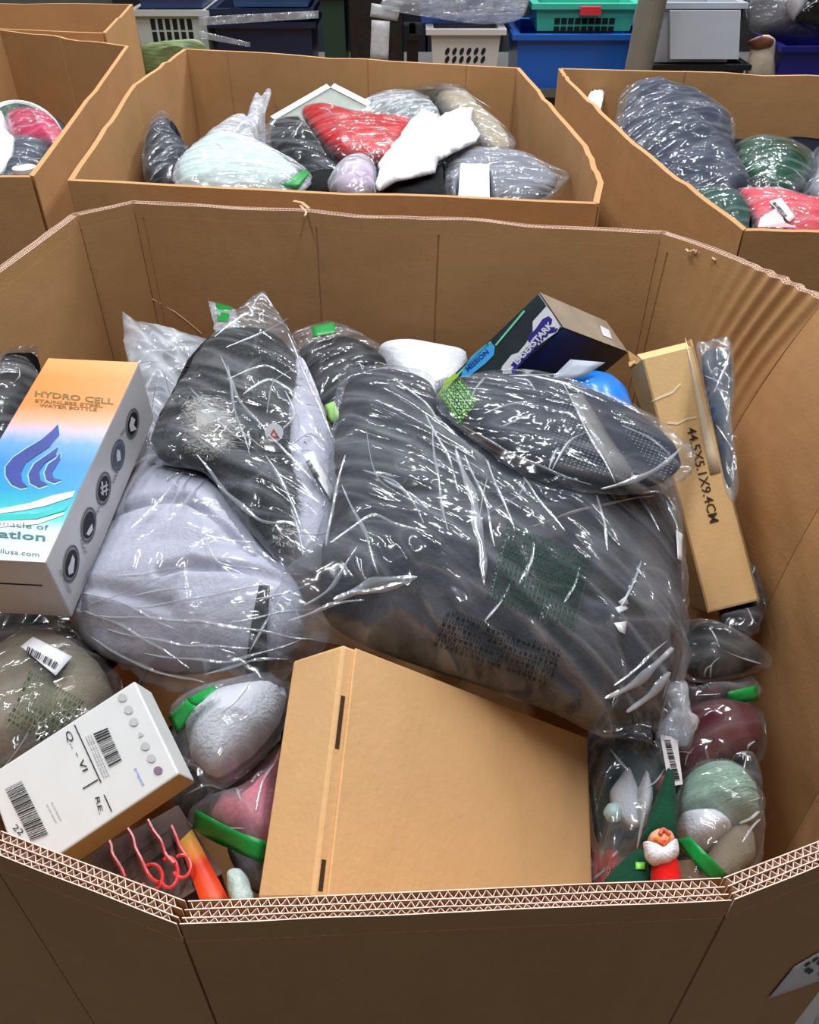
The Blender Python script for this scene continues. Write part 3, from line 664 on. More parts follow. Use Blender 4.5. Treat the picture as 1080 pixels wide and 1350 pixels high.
for q in (((812, 792), (822, 786), (826, 796), (818, 800)), ((808, 806), (822, 800), (826, 808), (812, 812)), ((806, 824), (822, 822), (820, 838), (812, 834))):
    patch('lint_spot', Surf(S[0]), q, WHITE, bl, 2, 2, .004)
pleats(SB, [[(478, 620), (520, 634), (548, 668), (560, 690)], [(505, 632), (540, 650), (565, 672)], [(600, 592), (622, 650), (634, 715), (640, 772), .005], [(612, 600), (640, 660), (652, 720)], [(560, 545), (590, 600), (606, 650)],
  [(436, 716), (488, 680), (520, 690), (566, 702)], [(440, 792), (486, 772), (550, 760), .0045], [(462, 782), (505, 776), (540, 768), .003], [(690, 625), (712, 660), (745, 700)], [(786, 652), (798, 690), (800, 725)], [(842, 655), (860, 680), (870, 700)],
  [(878, 660), (892, 690), (896, 720)], [(820, 800), (836, 765), (846, 740)], [(798, 922), (850, 892), (892, 848), .004], [(826, 940), (862, 912), (886, 885), .004], [(810, 905), (850, 872), (880, 845)], [(745, 795), (758, 770), (764, 748)],
  [(686, 770), (700, 740), (704, 715), .0025], [(640, 820), (662, 790), (672, 770)], [(450, 640), (480, 700), (500, 760)], [(455, 600), (440, 660), (430, 720)], [(520, 500), (560, 530), (580, 560)], [(400, 800), (440, 770), (470, 720)], [(380, 820), (430, 800), (480, 790)], [(640, 600), (655, 640), (680, 700)], [(570, 560), (576, 620), (590, 700)]], bl, 1)
# dotted oval
sl, S, fo = bag('bagged_slipper_sole', 'dark grey oval sole with pale grip dots in clear film on the charcoal blanket', 'slipper',
  [([(596, 520), (625, 502), (680, 497), (740, 506), (800, 528), (855, 560), (890, 592), (896, 616), (868, 638), (815, 640), (750, 628), (690, 606), (640, 575), (606, 546)], .515, fabric('slate_padding', (54, 58, 68), .003, 60, 400, .1),
    dict(gx=.02, gy=-.02, T=.03, Tb=.022, rings=36, seg=140, fold=.0015, lump=.004, seed=8, prof=(3.0, 2.0), grooves=[((680, 500), (688, 604), 2.5, .003), ((740, 512), (830, 640), 3, .002)]))],
  ([(572, 522), (592, 502), (640, 490), (700, 488), (760, 502), (820, 525), (872, 556), (905, 582), (922, 602), (908, 626), (872, 648), (810, 652), (740, 642), (680, 620), (630, 585), (590, 552)], .515, FILM_D,
    fk(gx=.02, gy=-.02, T=.035, Tb=.026, fdir=-.5, seed=9, wr=.002, lump=.003)))
SS = Surf(S[0]); rows = []
DOTS = ([(744, 524), (778, 545), (812, 588), (844, 632), (790, 626), (724, 608), (728, 570)], [(800, 536), (830, 550), (886, 596), (890, 618), (872, 634), (846, 600)])
gy_, r0 = 500.0, 0
while gy_ < 645:
    gx_ = 715 + 2.7 * (r0 % 2)
    while gx_ < 895:
        x_, y_ = gx_ + (gy_ - 560) * .25, gy_ + (gx_ - 800) * .35
        if (inpoly(x_, y_, DOTS[0]) or inpoly(x_, y_, DOTS[1])):
            p = SS.at(x_, y_, .0008)
            rows.append((np.array([p + np.array(d) * .0012 for d in ((1, 0, 0), (0, 1, 0), (-1, 0, 0), (0, -1, 0), (0, 0, 1))]), [(0, 1, 4), (1, 2, 4), (2, 3, 4), (3, 0, 4)]))
        gx_ += 5.4
    gy_ += 4.6; r0 += 1
obj('grip_dots', *cat_mesh(rows), plain('pale_silicone', (168, 172, 178), .4), sl, kind='stuff')
patch('smooth_band', SS, ((748, 520), (768, 520), (842, 636), (812, 636)), plain('grey_band', (120, 118, 116), .35, .08), sl, 3, 10, .0012, label='pale smooth band across the dots')
patch('green_print', Surf(fo), ((578, 520), (608, 500), (632, 530), (606, 560)), inkfilm('lime_print', (110, 190, 60), .8, 90, 200), sl, 6, 6)
pleats(Surf(fo), [[(638, 545), (668, 534), (700, 530)], [(662, 562), (684, 552), (706, 546)], [(742, 502), (770, 560), (812, 636)], [(792, 644), (840, 632), (880, 608), (900, 590), .003], [(640, 498), (626, 515), (618, 535)], [(700, 495), (740, 505), (800, 530)], [(820, 560), (860, 580), (895, 610)], [(610, 560), (660, 590), (720, 618), (780, 640)]], sl, 2)
# black and white fur garment
fu, S, fo = bag('bagged_fur_jacket', 'clear peaked bag with black and white fur garment and round white tag', 'bag',
  [([(395, 470), (420, 520), (444, 600), (452, 660), (440, 715), (405, 735), (380, 690), (380, 600), (378, 520)], .575, LAV, dict(T=.03, Tb=.04, fdir=.9, seed=12, nm='cloth', gx=.01)),
   ([(250, 475), (290, 440), (350, 438), (388, 470), (404, 530), (402, 600), (416, 660), (408, 716), (370, 728), (330, 680), (282, 622), (204, 596), (206, 560), (232, 510)], .575, fabric('black_fur', (20, 20, 24), .008, 60, 300, .4), dict(T=.04, Tb=.05, seed=13, nm='fur', fold=.008, lump=.02, gx=.01))],
  ([(344, 384), (358, 400), (384, 438), (404, 490), (436, 560), (456, 640), (456, 710), (420, 752), (370, 742), (320, 690), (270, 624), (196, 606), (200, 566), (226, 520), (262, 462), (302, 418)], .562, FILM_M,
    fk(T=.045, Tb=.04, fdir=-.75, seed=14, sharp=False, gx=.01, wr=.006)))
SF = Surf(S[1]); rn = random.Random(3); hv, hf, hw, hg = [], [], [], []
patchW = [(244, 530), (262, 522), (292, 530), (304, 560), (300, 590), (272, 602), (246, 592)]
furo = [(250, 475), (290, 440), (350, 438), (388, 470), (404, 530), (402, 600), (416, 660), (408, 716), (370, 728), (330, 680), (282, 622), (206, 596), (206, 560), (232, 510)]
for k in range(21000):
    x, y = (rn.uniform(200, 420), rn.uniform(436, 730)) if k < 15000 else (rn.uniform(238, 310), rn.uniform(515, 610))
    if not inpoly(x, y, furo): continue
    p = SF.at(x, y, 0)
    if p is None: continue
    wht = inpoly(x + rn.gauss(0, 4), y + rn.gauss(0, 4), patchW) or (x > 360 and y > 690 and rn.random() < .4)
    a = rn.gauss(-1.0, .6); d = np.array([math.cos(a) * .6 + rn.gauss(0, .3), math.sin(a) * .5 - .2, .22]) * rn.uniform(.009, .022); s_ = np.array([.0011, .0006, 0]) if wht else np.array([.0007, .0004, 0])
    (hw if wht else hg if rn.random() < .12 else hv).append((np.array([p - s_, p + s_, p + d]), [(0, 1, 2)]))
obj('fur_pile', *cat_mesh(hv), plain('black_hair', (22, 22, 26), .5, .2), S[1], kind='stuff')
patch('white_fur', SF, ((258, 546), (280, 540), (288, 574), (262, 580)), fabric('white_fur_base', (190, 184, 176), .006), S[1], 8, 8, .003)
obj('fur_pile', *cat_mesh(hg), plain('grey_hair', (84, 84, 92), .5, .2), S[1], kind='stuff')
obj('fur_pile', *cat_mesh(hw), plain('white_hair', (214, 208, 200), .6, .1), S[1], kind='stuff', label='white patch of fur')
SFo = Surf(fo)
c = SFo.at(361, 573, .003); R_ = unit(EYE - c); e1 = unit(np.cross(R_, [0, 0, 1])); e2 = np.cross(R_, e1)
obj('round_tag', *cat_mesh([(np.array([c + (e1 * math.cos(t * .2618) + e2 * math.sin(t * .2618)) * .0105 + R_ * z for z in (0, .001) for t in range(24)]), [tuple(range(24, 48)), tuple(range(24))[::-1]] + [(t, (t + 1) % 24, 24 + (t + 1) % 24, 24 + t) for t in range(24)])]), WHITE, fu, label='round white tag with a red triangle')
PT = Surf(plane=(c + R_ * .0012, R_))
polys('tag_print', PT, [[(361, 565), (369, 578), (366, 578), (361, 569)], [(361, 565), (353, 578), (356, 578), (361, 569)], [(353, 578), (369, 578), (367, 575), (355, 575)]], plain('red_ink', (190, 90, 80), .5), fu, .0003)
patch('paper_label', SFo, ((398, 606), (410, 600), (440, 652), (432, 664)), WHITE, fu, 3, 6, .006)
barcode(SFo, ((403, 611), (418, 636), (412, 640), (399, 615)), fu, n=14, seed=8, off=.008)
pleats(SFo, [[(258, 598), (300, 650), (340, 684), (378, 690), .0026], [(290, 468), (318, 530), (350, 566), .0022], [(250, 520), (300, 556), (345, 590)], [(262, 536), (300, 566), (335, 592)], [(352, 572), (396, 614), (442, 662), .0022], [(283, 444), (330, 412), (372, 426)], [(298, 458), (338, 442), (380, 420)], [(376, 515), (388, 548), (366, 572)],
  [(300, 500), (350, 482), (384, 500)], [(320, 520), (356, 500), (392, 520), .003], [(330, 410), (345, 388), (360, 404)], [(380, 440), (410, 510), (445, 590)], [(300, 480), (310, 540), (330, 600)], [(350, 600), (380, 650), (398, 700), .0025], [(380, 700), (420, 705), (450, 690)]], fu, 3)
# white plush garment
wp, S, fo = bag('bagged_plush_throw', 'large clear bag of white and pale lavender plush cloth beside the bottle carton', 'bag',
  [([(160, 640), (205, 606), (262, 612), (310, 650), (350, 690), (372, 745), (400, 790), (395, 850), (340, 872), (240, 885), (150, 870), (98, 830), (96, 770), (130, 700)], .635, LAV, dict(T=.075, Tb=.06, rings=50, seg=180, seed=21, gx=-.02, fold=.010, fs=(4, 7), lump=.018, fdir=-.35, prof=(2.6, 2),
     grooves=[((150, 712), (262, 706), 5, .022), ((262, 706), (345, 765), 5, .020), ((200, 640), (330, 690), 6, .012), ((230, 800), (390, 790), 6, .014), ((120, 800), (240, 840), 7, .010)]))],
  ([(188, 604), (240, 596), (290, 618), (330, 660), (372, 716), (408, 752), (438, 800), (430, 850), (400, 872), (360, 905), (290, 920), (210, 905), (130, 860), (62, 822), (84, 790), (118, 720), (150, 650)], .63, FILM_M,
    fk(T=.086, Tb=.06, fdir=-.15, seed=22, rings=60, seg=220, wr=.004, gx=-.02, lump=.012)))
patch('dark_strap', Surf(S[0]), ((340, 775), (354, 775), (352, 886), (322, 890)), BLK, wp, 3, 8, .004, label='black strap seen through the film')
pleats(Surf(fo), [[(256, 606), (210, 660), (168, 702), .0022], [(262, 612), (232, 655), (214, 690)], [(275, 625), (250, 655), (236, 676)], [(170, 788), (210, 778), (256, 776)], [(176, 802), (250, 790), (342, 772)], [(128, 812), (260, 820), (422, 846), .002], [(140, 830), (240, 850), (332, 854)], [(190, 862), (300, 872), (402, 842)],
  [(268, 702), (290, 742), (350, 752)], [(300, 822), (370, 808), (440, 800)], [(330, 792), (400, 775), (432, 756)], [(150, 760), (200, 755), (246, 748)], [(90, 796), (170, 830), (250, 880)], [(270, 890), (330, 872), (380, 868)], [(250, 700), (300, 712), (372, 720)], [(100, 780), (150, 790), (230, 830)], [(200, 620), (240, 608), (300, 640)], [(120, 840), (190, 880), (270, 900)], [(330, 860), (350, 820), (372, 790)]], wp, 4)
# smaller bags along the back and left
bag('bagged_scarf', 'small cloudy bag of grey cloth in the back left corner', 'bag',
  [([(185, 440), (225, 440), (262, 452), (262, 500), (240, 560), (205, 560), (180, 490)], .66, GRC, dict(T=.03, Tb=.05, seed=31)), ([(215, 470), (240, 452), (268, 458), (270, 500), (240, 500)], .635, BLK, dict(T=.02, Tb=.02, seed=32, nm='dark_cloth')),
   ([(190, 520), (214, 512), (228, 540), (215, 570), (192, 560)], .63, PURP, dict(T=.02, Tb=.02, seed=33, nm='purple_cloth'))],
  ([(161, 411), (180, 424), (210, 428), (250, 440), (275, 448), (275, 520), (240, 580), (195, 580), (172, 500), (163, 450)], .64, FILM_H, fk(T=.03, Tb=.05, seed=34, fdir=-.9, sharp=True)))
bag('bagged_trousers', 'shiny clear bag of black clothing at the left edge, behind the bottle carton', 'bag',
  [([(-30, 480), (0, 470), (36, 485), (50, 520), (40, 590), (0, 640), (-30, 640)], .62, BLK, dict(T=.05, Tb=.06, seed=36))],
  ([(-40, 465), (0, 460), (32, 470), (56, 500), (58, 560), (30, 620), (0, 655), (-40, 655)], .61, FILM, fk(T=.06, Tb=.06, seed=37, fdir=.5)))
tg, S, fo = bag('green_tipped_bag', 'clear bag corner with a green tip, sticking up behind the fur garment', 'bag', [],
  ([(274, 396), (292, 402), (312, 408), (318, 440), (300, 470), (284, 440)], .63, FILM_H, fk(T=.008, Tb=.006, seed=38, sharp=True, rings=16, seg=80, lump=.002)))
poly('green_print', Surf(fo), [(284, 400), (306, 406), (300, 426), (288, 424)], TAPE_G, tg, .002)
gc, S, fo = bag('bagged_gloves', 'clear bag of black gloves with a green printed mark, behind the folded blanket', 'bag',
  [([(392, 470), (440, 450), (480, 455), (510, 480), (480, 500), (450, 540), (430, 560), (410, 530)], .63, BLK, dict(T=.035, Tb=.05, seed=41, fold=.01))],
  ([(384, 445), (408, 430), (436, 424), (470, 436), (510, 462), (548, 500), (540, 520), (480, 515), (450, 570), (430, 560), (400, 500)], .615, FILM, fk(T=.04, Tb=.05, seed=42, fdir=.6)))
patch('green_print', Surf(fo), ((412, 432), (440, 426), (444, 440), (414, 446)), TAPE_G, gc, 5, 4, .002)
patch('green_print', Surf(fo), ((430, 535), (442, 530), (450, 552), (436, 560)), plain('lime_film', (150, 200, 110), .4), gc, 3, 3, .002)
bag('white_pillow_bundle', 'crumpled white cloth bundle lying behind the folded blanket near the back panel', 'cloth',
  [([(500, 462), (540, 455), (590, 462), (616, 470), (606, 500), (580, 530), (540, 530), (510, 490)], .66, WCL, dict(T=.04, Tb=.05, seed=44, fold=.012, nm='cloth'))], None)
bb, S, _ = bag('blue_ball', 'glossy bright blue rubber ball between the toy box and the dotted sole', 'ball',
  [([(748, 512), (760, 500), (782, 494), (806, 500), (824, 516), (834, 540), (826, 565), (790, 572), (755, 550)], .60, plain('blue_vinyl', (20, 120, 214), .25, .08), dict(T=.035, Tb=.03, fold=0.001, lump=.001, seed=45, prof=(2, 2), nm='ball_skin'))], None)
bag('bagged_mat', 'clear bag of dark grey cloth standing behind the long stamped carton', 'bag',
  [([(926, 470), (945, 460), (960, 465), (964, 510), (960, 560), (966, 630), (960, 640), (946, 575), (933, 515)], .562, fabric('slate_cloth', (66, 72, 82)), dict(T=.02, Tb=.02, seed=47, gy=.03))],
  ([(918, 458), (930, 450), (962, 444), (970, 500), (966, 560), (974, 640), (968, 662), (956, 645), (942, 572), (928, 512)], .557, FILM_M, fk(T=.024, Tb=.02, seed=48, gy=.03, fdir=1.3)))
bag('bagged_leggings', 'small clear bag of black cloth under the lower end of the long carton', 'bag',
  [([(960, 730), (990, 735), (1005, 780), (1000, 815), (980, 832), (950, 820)], .86, BLK, dict(T=.03, Tb=.04, seed=50))],
  ([(950, 720), (985, 716), (1012, 752), (1010, 805), (990, 840), (950, 830)], .85, FILM, fk(T=.035, Tb=.04, seed=51, rings=26, seg=110)))
bag('bagged_black_shirt', 'shiny pointed clear bag of black cloth, topmost in the stack at the right wall', 'bag',
  [([(905, 830), (950, 826), (990, 855), (1000, 872), (975, 885), (930, 892), (905, 880)], .80, BLK, dict(T=.03, Tb=.03, seed=53))],
  ([(898, 824), (935, 818), (975, 835), (1018, 870), (990, 888), (940, 900), (900, 890)], .79, FILM, fk(T=.037, Tb=.03, seed=54, fdir=-.4, rings=30, seg=130)))
gt, S, fo = bag('bagged_maroon_socks', 'flat clear bag of maroon cloth with a green taped end by the right wall', 'bag',
  [([(905, 897), (940, 892), (962, 905), (955, 922), (915, 925)], .82, MAR, dict(T=.02, Tb=.02, seed=56))],
  ([(900, 890), (950, 884), (998, 896), (1000, 922), (960, 932), (905, 930)], .815, FILM_M, fk(T=.026, Tb=.02, seed=57, rings=26, seg=110)))
patch('green_tape', Surf(fo), ((958, 912), (996, 904), (998, 922), (962, 928)), TAPE_G, gt, 5, 3, .002)
bag('bagged_maroon_sweater', 'larger clear bag of dark maroon knitwear above the sage green knit', 'bag',
  [([(905, 940), (955, 925), (998, 945), (1000, 990), (960, 1015), (905, 1030), (885, 990)], .83, MAR, dict(T=.045, Tb=.05, seed=59, fold=.01))],
  ([(895, 935), (955, 920), (1006, 942), (1006, 995), (960, 1022), (905, 1040), (880, 990)], .82, FILM_D, fk(T=.05, Tb=.05, seed=60, fdir=.4)))
bag('bagged_black_gloves', 'small clear bag of black cloth squeezed against the right wall beside the sage knit', 'bag',
  [([(955, 1000), (985, 995), (1000, 1030), (1000, 1075), (975, 1060)], .80, BLK, dict(T=.03, Tb=.04, seed=62))],
  ([(950, 992), (985, 985), (1004, 1022), (1006, 1080), (975, 1070)], .79, FILM, fk(T=.035, Tb=.04, seed=63, rings=26, seg=110)))
sg, S, fo = bag('bagged_sage_knit', 'clear bag with a pale sage green knitted hat, by the front right rim', 'bag',
  [([(890, 1050), (912, 1022), (945, 1010), (975, 1018), (996, 1050), (995, 1080), (950, 1088), (905, 1084), (888, 1075)], .70, SAGE, dict(T=.045, Tb=.03, seed=65, fold=.007, fs=(4, 60), fdir=.35, nm='knit', rings=44, seg=170)),
   ([(895, 1080), (940, 1076), (962, 1095), (930, 1120), (900, 1115)], .70, WCL, dict(T=.03, Tb=.03, seed=66, nm='white_lining')),
   ([(945, 1105), (985, 1090), (996, 1130), (960, 1165), (925, 1160)], .70, OLV, dict(T=.02, Tb=.02, seed=67, nm='beige_card'))],
  ([(884, 1040), (910, 1012), (950, 1002), (985, 1014), (1006, 1050), (1008, 1100), (990, 1150), (940, 1180), (900, 1180), (884, 1120)], .69, FILM, fk(T=.055, Tb=.03, seed=68, fdir=-.9)))
patch('green_tape', Surf(fo), ((893, 1108), (912, 1104), (958, 1152), (936, 1160)), TAPE_G, sg, 4, 8, .002)
xa, S, fo = bag('bagged_gnome', 'clear bag with teal cloth and two white points, right of the brown mailer', 'bag',
  [([(784, 985), (850, 980), (874, 1010), (870, 1060), (850, 1110), (800, 1120), (782, 1080)], .73, fabric('teal_cloth', (30, 66, 68)), dict(T=.03, Tb=.05, seed=70)),
   ([(828, 1014), (842, 1050), (846, 1085), (832, 1090), (812, 1072), (804, 1045)], .695, WCL, dict(T=.02, Tb=.02, seed=71, nm='beard', gy=0)),
   ([(852, 1018), (860, 1050), (856, 1080), (846, 1092), (838, 1070), (842, 1040)], .69, WCL, dict(T=.02, Tb=.02, seed=72, nm='beard')),
   ([(800, 1062), (812, 1060), (820, 1070), (816, 1082), (802, 1082), (797, 1072)], .68, plain('pale_mint_bead', (190, 224, 222), .3), dict(T=.012, Tb=.01, seed=73, nm='bobble', lump=0, fold=0)),
   ([(866, 1028), (882, 1024), (888, 1040), (872, 1050)], .70, fabric('rosy_cloth', (206, 120, 124)), dict(T=.01, Tb=.01, seed=74, nm='pink_cloth'))],
  ([(782, 976), (850, 972), (884, 985), (886, 1040), (872, 1100), (830, 1136), (784, 1138)], .68, FILM, fk(T=.035, Tb=.04, seed=75, fdir=.8)))
el, S, _ = bag('bearded_ornament', 'small figure with tall green cone hat, white beard and red coat', 'ornament',
  [([(884, 1008), (892, 1060), (890, 1112), (862, 1112), (846, 1108), (862, 1060)], .64, GRN, dict(T=.018, Tb=.02, seed=77, nm='cone_hat', lump=.002, fold=.002)),
   ([(849, 1112), (858, 1118), (872, 1122), (886, 1116), (893, 1108), (894, 1126), (882, 1141), (862, 1141), (850, 1130)], .618, WCL, dict(T=.014, Tb=.01, seed=78, nm='beard', lump=.001, fold=.001)),
   ([(854, 1104), (866, 1094), (884, 1098), (890, 1112), (872, 1124), (856, 1116)], .622, plain('felt_skin', (222, 150, 120), .7), dict(T=.012, Tb=.01, seed=76, nm='face', lump=0, fold=0)),
   ([(862, 1134), (892, 1134), (898, 1190), (864, 1190)], .63, fabric('red_felt', (200, 26, 22)), dict(T=.018, Tb=.015, seed=79, nm='red_coat', lump=.001, fold=.001)),
   ([(795, 1165), (835, 1122), (858, 1126), (866, 1160), (850, 1190), (800, 1190)], .65, GRN, dict(T=.022, Tb=.02, seed=80, nm='green_sleeve'))], None)
Sb = Surf(S[2])
for pts, cc in ((((858, 1116), (866, 1106), (874, 1112), (880, 1104)), (214, 120, 40)), (((862, 1120), (872, 1114), (884, 1116)), (236, 190, 90)), (((870, 1102), (874, 1096), (882, 1102)), (196, 90, 60))):
    obj('felt_curl', *tube(catmull([Sb.at(x, y, .002) for x, y in pts], 12, False), .0016, 6), plain('curl_%d' % cc[0], cc, .6), el)
patch('nose', Sb, ((870, 1108), (876, 1108), (876, 1114), (870, 1114)), plain('felt_red', (200, 40, 36), .6), el, 2, 2, .003)
patch('green_button', Surf(S[4]), ((838, 1138), (850, 1138), (850, 1147), (838, 1147)), plain('lime_bead', (130, 210, 90), .3), el, 2, 2, .001)
ro, S, _ = bag('red_bauble', 'red round ornament with a pale stripe, beside the brown mailer', 'ornament',
  [([(768, 1130), (775, 1110), (792, 1102), (808, 1112), (815, 1126), (808, 1150), (788, 1160), (770, 1150)], .72, plain('red_gloss', (206, 44, 44), .25, .05), dict(T=.025, Tb=.025, seed=83, nm='ball', lump=0, fold=0, prof=(2, 2)))], None)
patch('stripe', Surf(S[0]), ((780, 1122), (814, 1116), (815, 1119), (781, 1126)), WHITE, ro, 8, 1, .001)
obj('cap', *tube([P(788, 1106, .69), P(784, 1094, .685)], .003, 8), WHITE, ro)
ht = thing('barcode_hangtag', 'white barcode hang tag with a rounded corner, over the maroon and teal bags', 'tag', P(885, 1003, .64))
HT = Surf(plane=(P(885, 1003, .645), np.array([.1, -.5, .85])))
tp = [(870, 969), (884, 971), (893, 978), (900, 1034), (882, 1037)]; Vh = [HT.at(x, y, 0) for x, y in tp] + [HT.at(x, y, .0008) for x, y in tp]
obj('card', Vh, [tuple(range(5))[::-1], tuple(range(5, 10))] + [(i, (i + 1) % 5, 5 + (i + 1) % 5, 5 + i) for i in range(5)], WHITE, ht)
barcode(HT, ((875, 976), (888, 1030), (896, 1029), (883, 976))[::1], ht, n=26, seed=9)
bag('blanket_bag_tail', 'empty clear film end trailing from under the charcoal blanket bag onto the hang tag', 'bag', [],
  ([(870, 900), (905, 900), (912, 940), (924, 950), (905, 980), (880, 985), (862, 965), (880, 940)], .66, FILM_H, fk(T=.012, Tb=.006, seed=86, lump=.004, rings=26, seg=120)))
# lower left
ob, S, fo = bag('bagged_beige_towel', 'clear bag of beige cloth with green print and barcode label, behind white carton', 'bag',
  [([(-60, 900), (5, 862), (50, 838), (100, 850), (140, 890), (150, 930), (110, 985), (0, 1030), (-60, 1010)], .67, OLV, dict(T=.06, Tb=.06, seed=90, gx=.0))],
  ([(-70, 890), (0, 850), (45, 826), (105, 838), (150, 880), (160, 930), (120, 1000), (0, 1045), (-70, 1030)], .66, FILM_D, fk(T=.066, Tb=.06, seed=91, fdir=.6)))
So = Surf(fo)
patch('warning_print', So, ((40, 885), (110, 925), (70, 985), (10, 950)), inkfilm('olive_print', (44, 74, 30), .8, 140, 200), ob, 10, 10, .0016)
patch('paper_label', So, ((28, 855), (44, 842), (94, 868), (73, 893)), WHITE, ob, 8, 4, .002)
barcode(So, ((37, 856), (77, 878), (72, 886), (35, 864)), ob, n=22, seed=12, off=.0035)
gz, S, fo = bag('bagged_white_shirt', 'clear bag of white cloth with a bright green sealing strip beside white carton', 'bag',
  [([(245, 950), (290, 915), (370, 900), (374, 940), (345, 985), (290, 1025), (255, 1000)], .625, WCL, dict(T=.04, Tb=.05, seed=93, fold=.012))],
  ([(224, 940), (245, 915), (285, 902), (376, 884), (382, 940), (350, 995), (292, 1040), (250, 1010), (232, 975)], .615, FILM_M, fk(T=.048, Tb=.05, seed=94, fdir=.7, wr=.007)))
Sg = Surf(fo)
patch('green_seal', Sg, ((226, 944), (250, 924), (262, 932), (238, 968)), TAPE_G, gz, 5, 6, .003); patch('green_seal', Sg, ((250, 924), (284, 907), (286, 913), (262, 932)), TAPE_G, gz, 5, 4, .003)
pk, S, fo = bag('bagged_pink_shirt', 'clear bag of pink cloth with a wide green band, left of the brown mailer', 'bag',
  [([(300, 1045), (330, 1010), (365, 985), (372, 1010), (365, 1110), (340, 1120), (300, 1098), (280, 1080)], .665, PINK, dict(T=.035, Tb=.05, seed=96)),
   ([(300, 1120), (345, 1125), (350, 1175), (325, 1165)], .70, GRC, dict(T=.02, Tb=.03, seed=97, nm='grey_cloth'))],
  ([(244, 1078), (280, 1045), (320, 1005), (366, 975), (376, 1010), (370, 1140), (345, 1165), (305, 1120), (262, 1100)], .655, FILM_M, fk(T=.042, Tb=.04, seed=98, fdir=-.5)))
patch('green_band', Surf(fo), ((262, 1066), (352, 1112), (348, 1136), (258, 1092)), TAPE_G, pk, 10, 4, .003)
bag('silver_pouch', 'small crumpled silvery film pouch tucked at the front rim beside the orange strip', 'bag',
  [([(300, 1152), (318, 1148), (336, 1180), (330, 1205), (308, 1200)], .63, plain('silver_foil', (170, 186, 180), .25, .2, 60, .002, 120), dict(T=.012, Tb=.02, seed=99, fold=.006))], None)
# product box with red wire hooks
V0 = P(118, 1128, .66); A = P(235, 1062, .66) - V0; B = P(300, 1195, .64) - P(238, 1096, .64); 
rk = thing('printed_rack_box', 'dark brown box with red wire hooks and orange strip, under the white carton', 'box', V0)
nrm = unit(np.cross(A, B)); nrm = nrm if nrm[2] > 0 else -nrm
WG = plain('wood_grain_print', (84, 58, 50), .5, .6, 6, kind='UV', stretch=(1, 14, 1))
bx = box_part('box_body', V0 - nrm * .05, A, B, nrm * .05, plain('dark_brown_card', (70, 48, 42), .5, .2), rk, .001)
face('wood_print', V0, A, B, WG, rk, .001)
RP = Surf(plane=(V0 + nrm * .002, nrm))
for q in (((190, 1142), (248, 1099), (250, 1101), (192, 1145)), ((150, 1146), (230, 1090), (231, 1091), (151, 1148))): polys('dark_line', RP, [list(q)], BLACK, rk, .001)
patch('orange_strip', RP, ((237, 1112), (254, 1096), (304, 1190), (268, 1200)), grad('flame_print', [(0, (250, 190, 90)), (.022, (250, 150, 70)), (.03, (236, 60, 30)), (.08, (240, 90, 40))], .4, .015, 1, 60), rk, 2, 6, .003)
rw = plain('red_wire', (226, 66, 66), .25)
for pts in (((143, 1107), (150, 1122), (152, 1134), (164, 1154), (170, 1168)), ((168, 1094), (178, 1110), (182, 1126), (190, 1142), (198, 1160), (206, 1172), (215, 1178)), ((197, 1086), (205, 1102), (216, 1118), (222, 1136), (234, 1150)), ((228, 1094), (234, 1108), (240, 1124), (250, 1140))):
    obj('wire_hook', *tube(catmull([RP.at(x, y, .006 + .002 * i) for i, (x, y) in enumerate(pts)], 16, False), .0016, 6), rw, rk)
for cx, cy, rx, ry in ((204, 1166, 14, 17), (226, 1160, 12, 20), (243, 1152, 12, 15)):
    obj('wire_hook', *tube([RP.at(cx + rx * math.cos(t), cy + ry * math.sin(t), .012) for t in np.linspace(-2.2, 2.6, 18)], .0016, 6), rw, rk)
# under-layer seen in the gaps
def under(label, px, D, mat, T, seed, nm='bagged_clothing', film_=FILM_D, Tb=.12):
    return bag(nm, label, 'bag', [(px, D, mat, dict(T=T, Tb=Tb, seed=seed, rings=24, seg=90, fold=.01, lump=.02))], (px, D - .012, film_, fk(T=T + .012, Tb=Tb, seed=seed + 1, rings=30, seg=120)))
under('dark bag of black clothing deep under the bottle carton and beige towel', [(-20, 720), (20, 700), (120, 760), (160, 850), (100, 880), (-20, 880)], .80, BLK, .04, 101)
under('dark bag of navy clothing beneath the blanket and long carton', [(640, 640), (780, 600), (850, 640), (870, 700), (870, 820), (760, 860), (640, 780)], .95, NAVY, .05, 103)
under('dark bag of black clothing under the white shirt and pink bags', [(200, 980), (300, 930), (400, 960), (400, 1090), (330, 1110), (240, 1070)], .78, BLK, .03, 105)
under('dark bag of navy clothing low under the gnome and sage knit bags', [(780, 960), (900, 920), (970, 960), (980, 1050), (940, 1120), (800, 1110)], .92, NAVY, .05, 107)
under('dark bag of grey clothing filling the hollow behind the fur garment', [(180, 590), (260, 560), (480, 560), (600, 570), (560, 640), (420, 700), (220, 680)], .82, GRC, .04, 109)
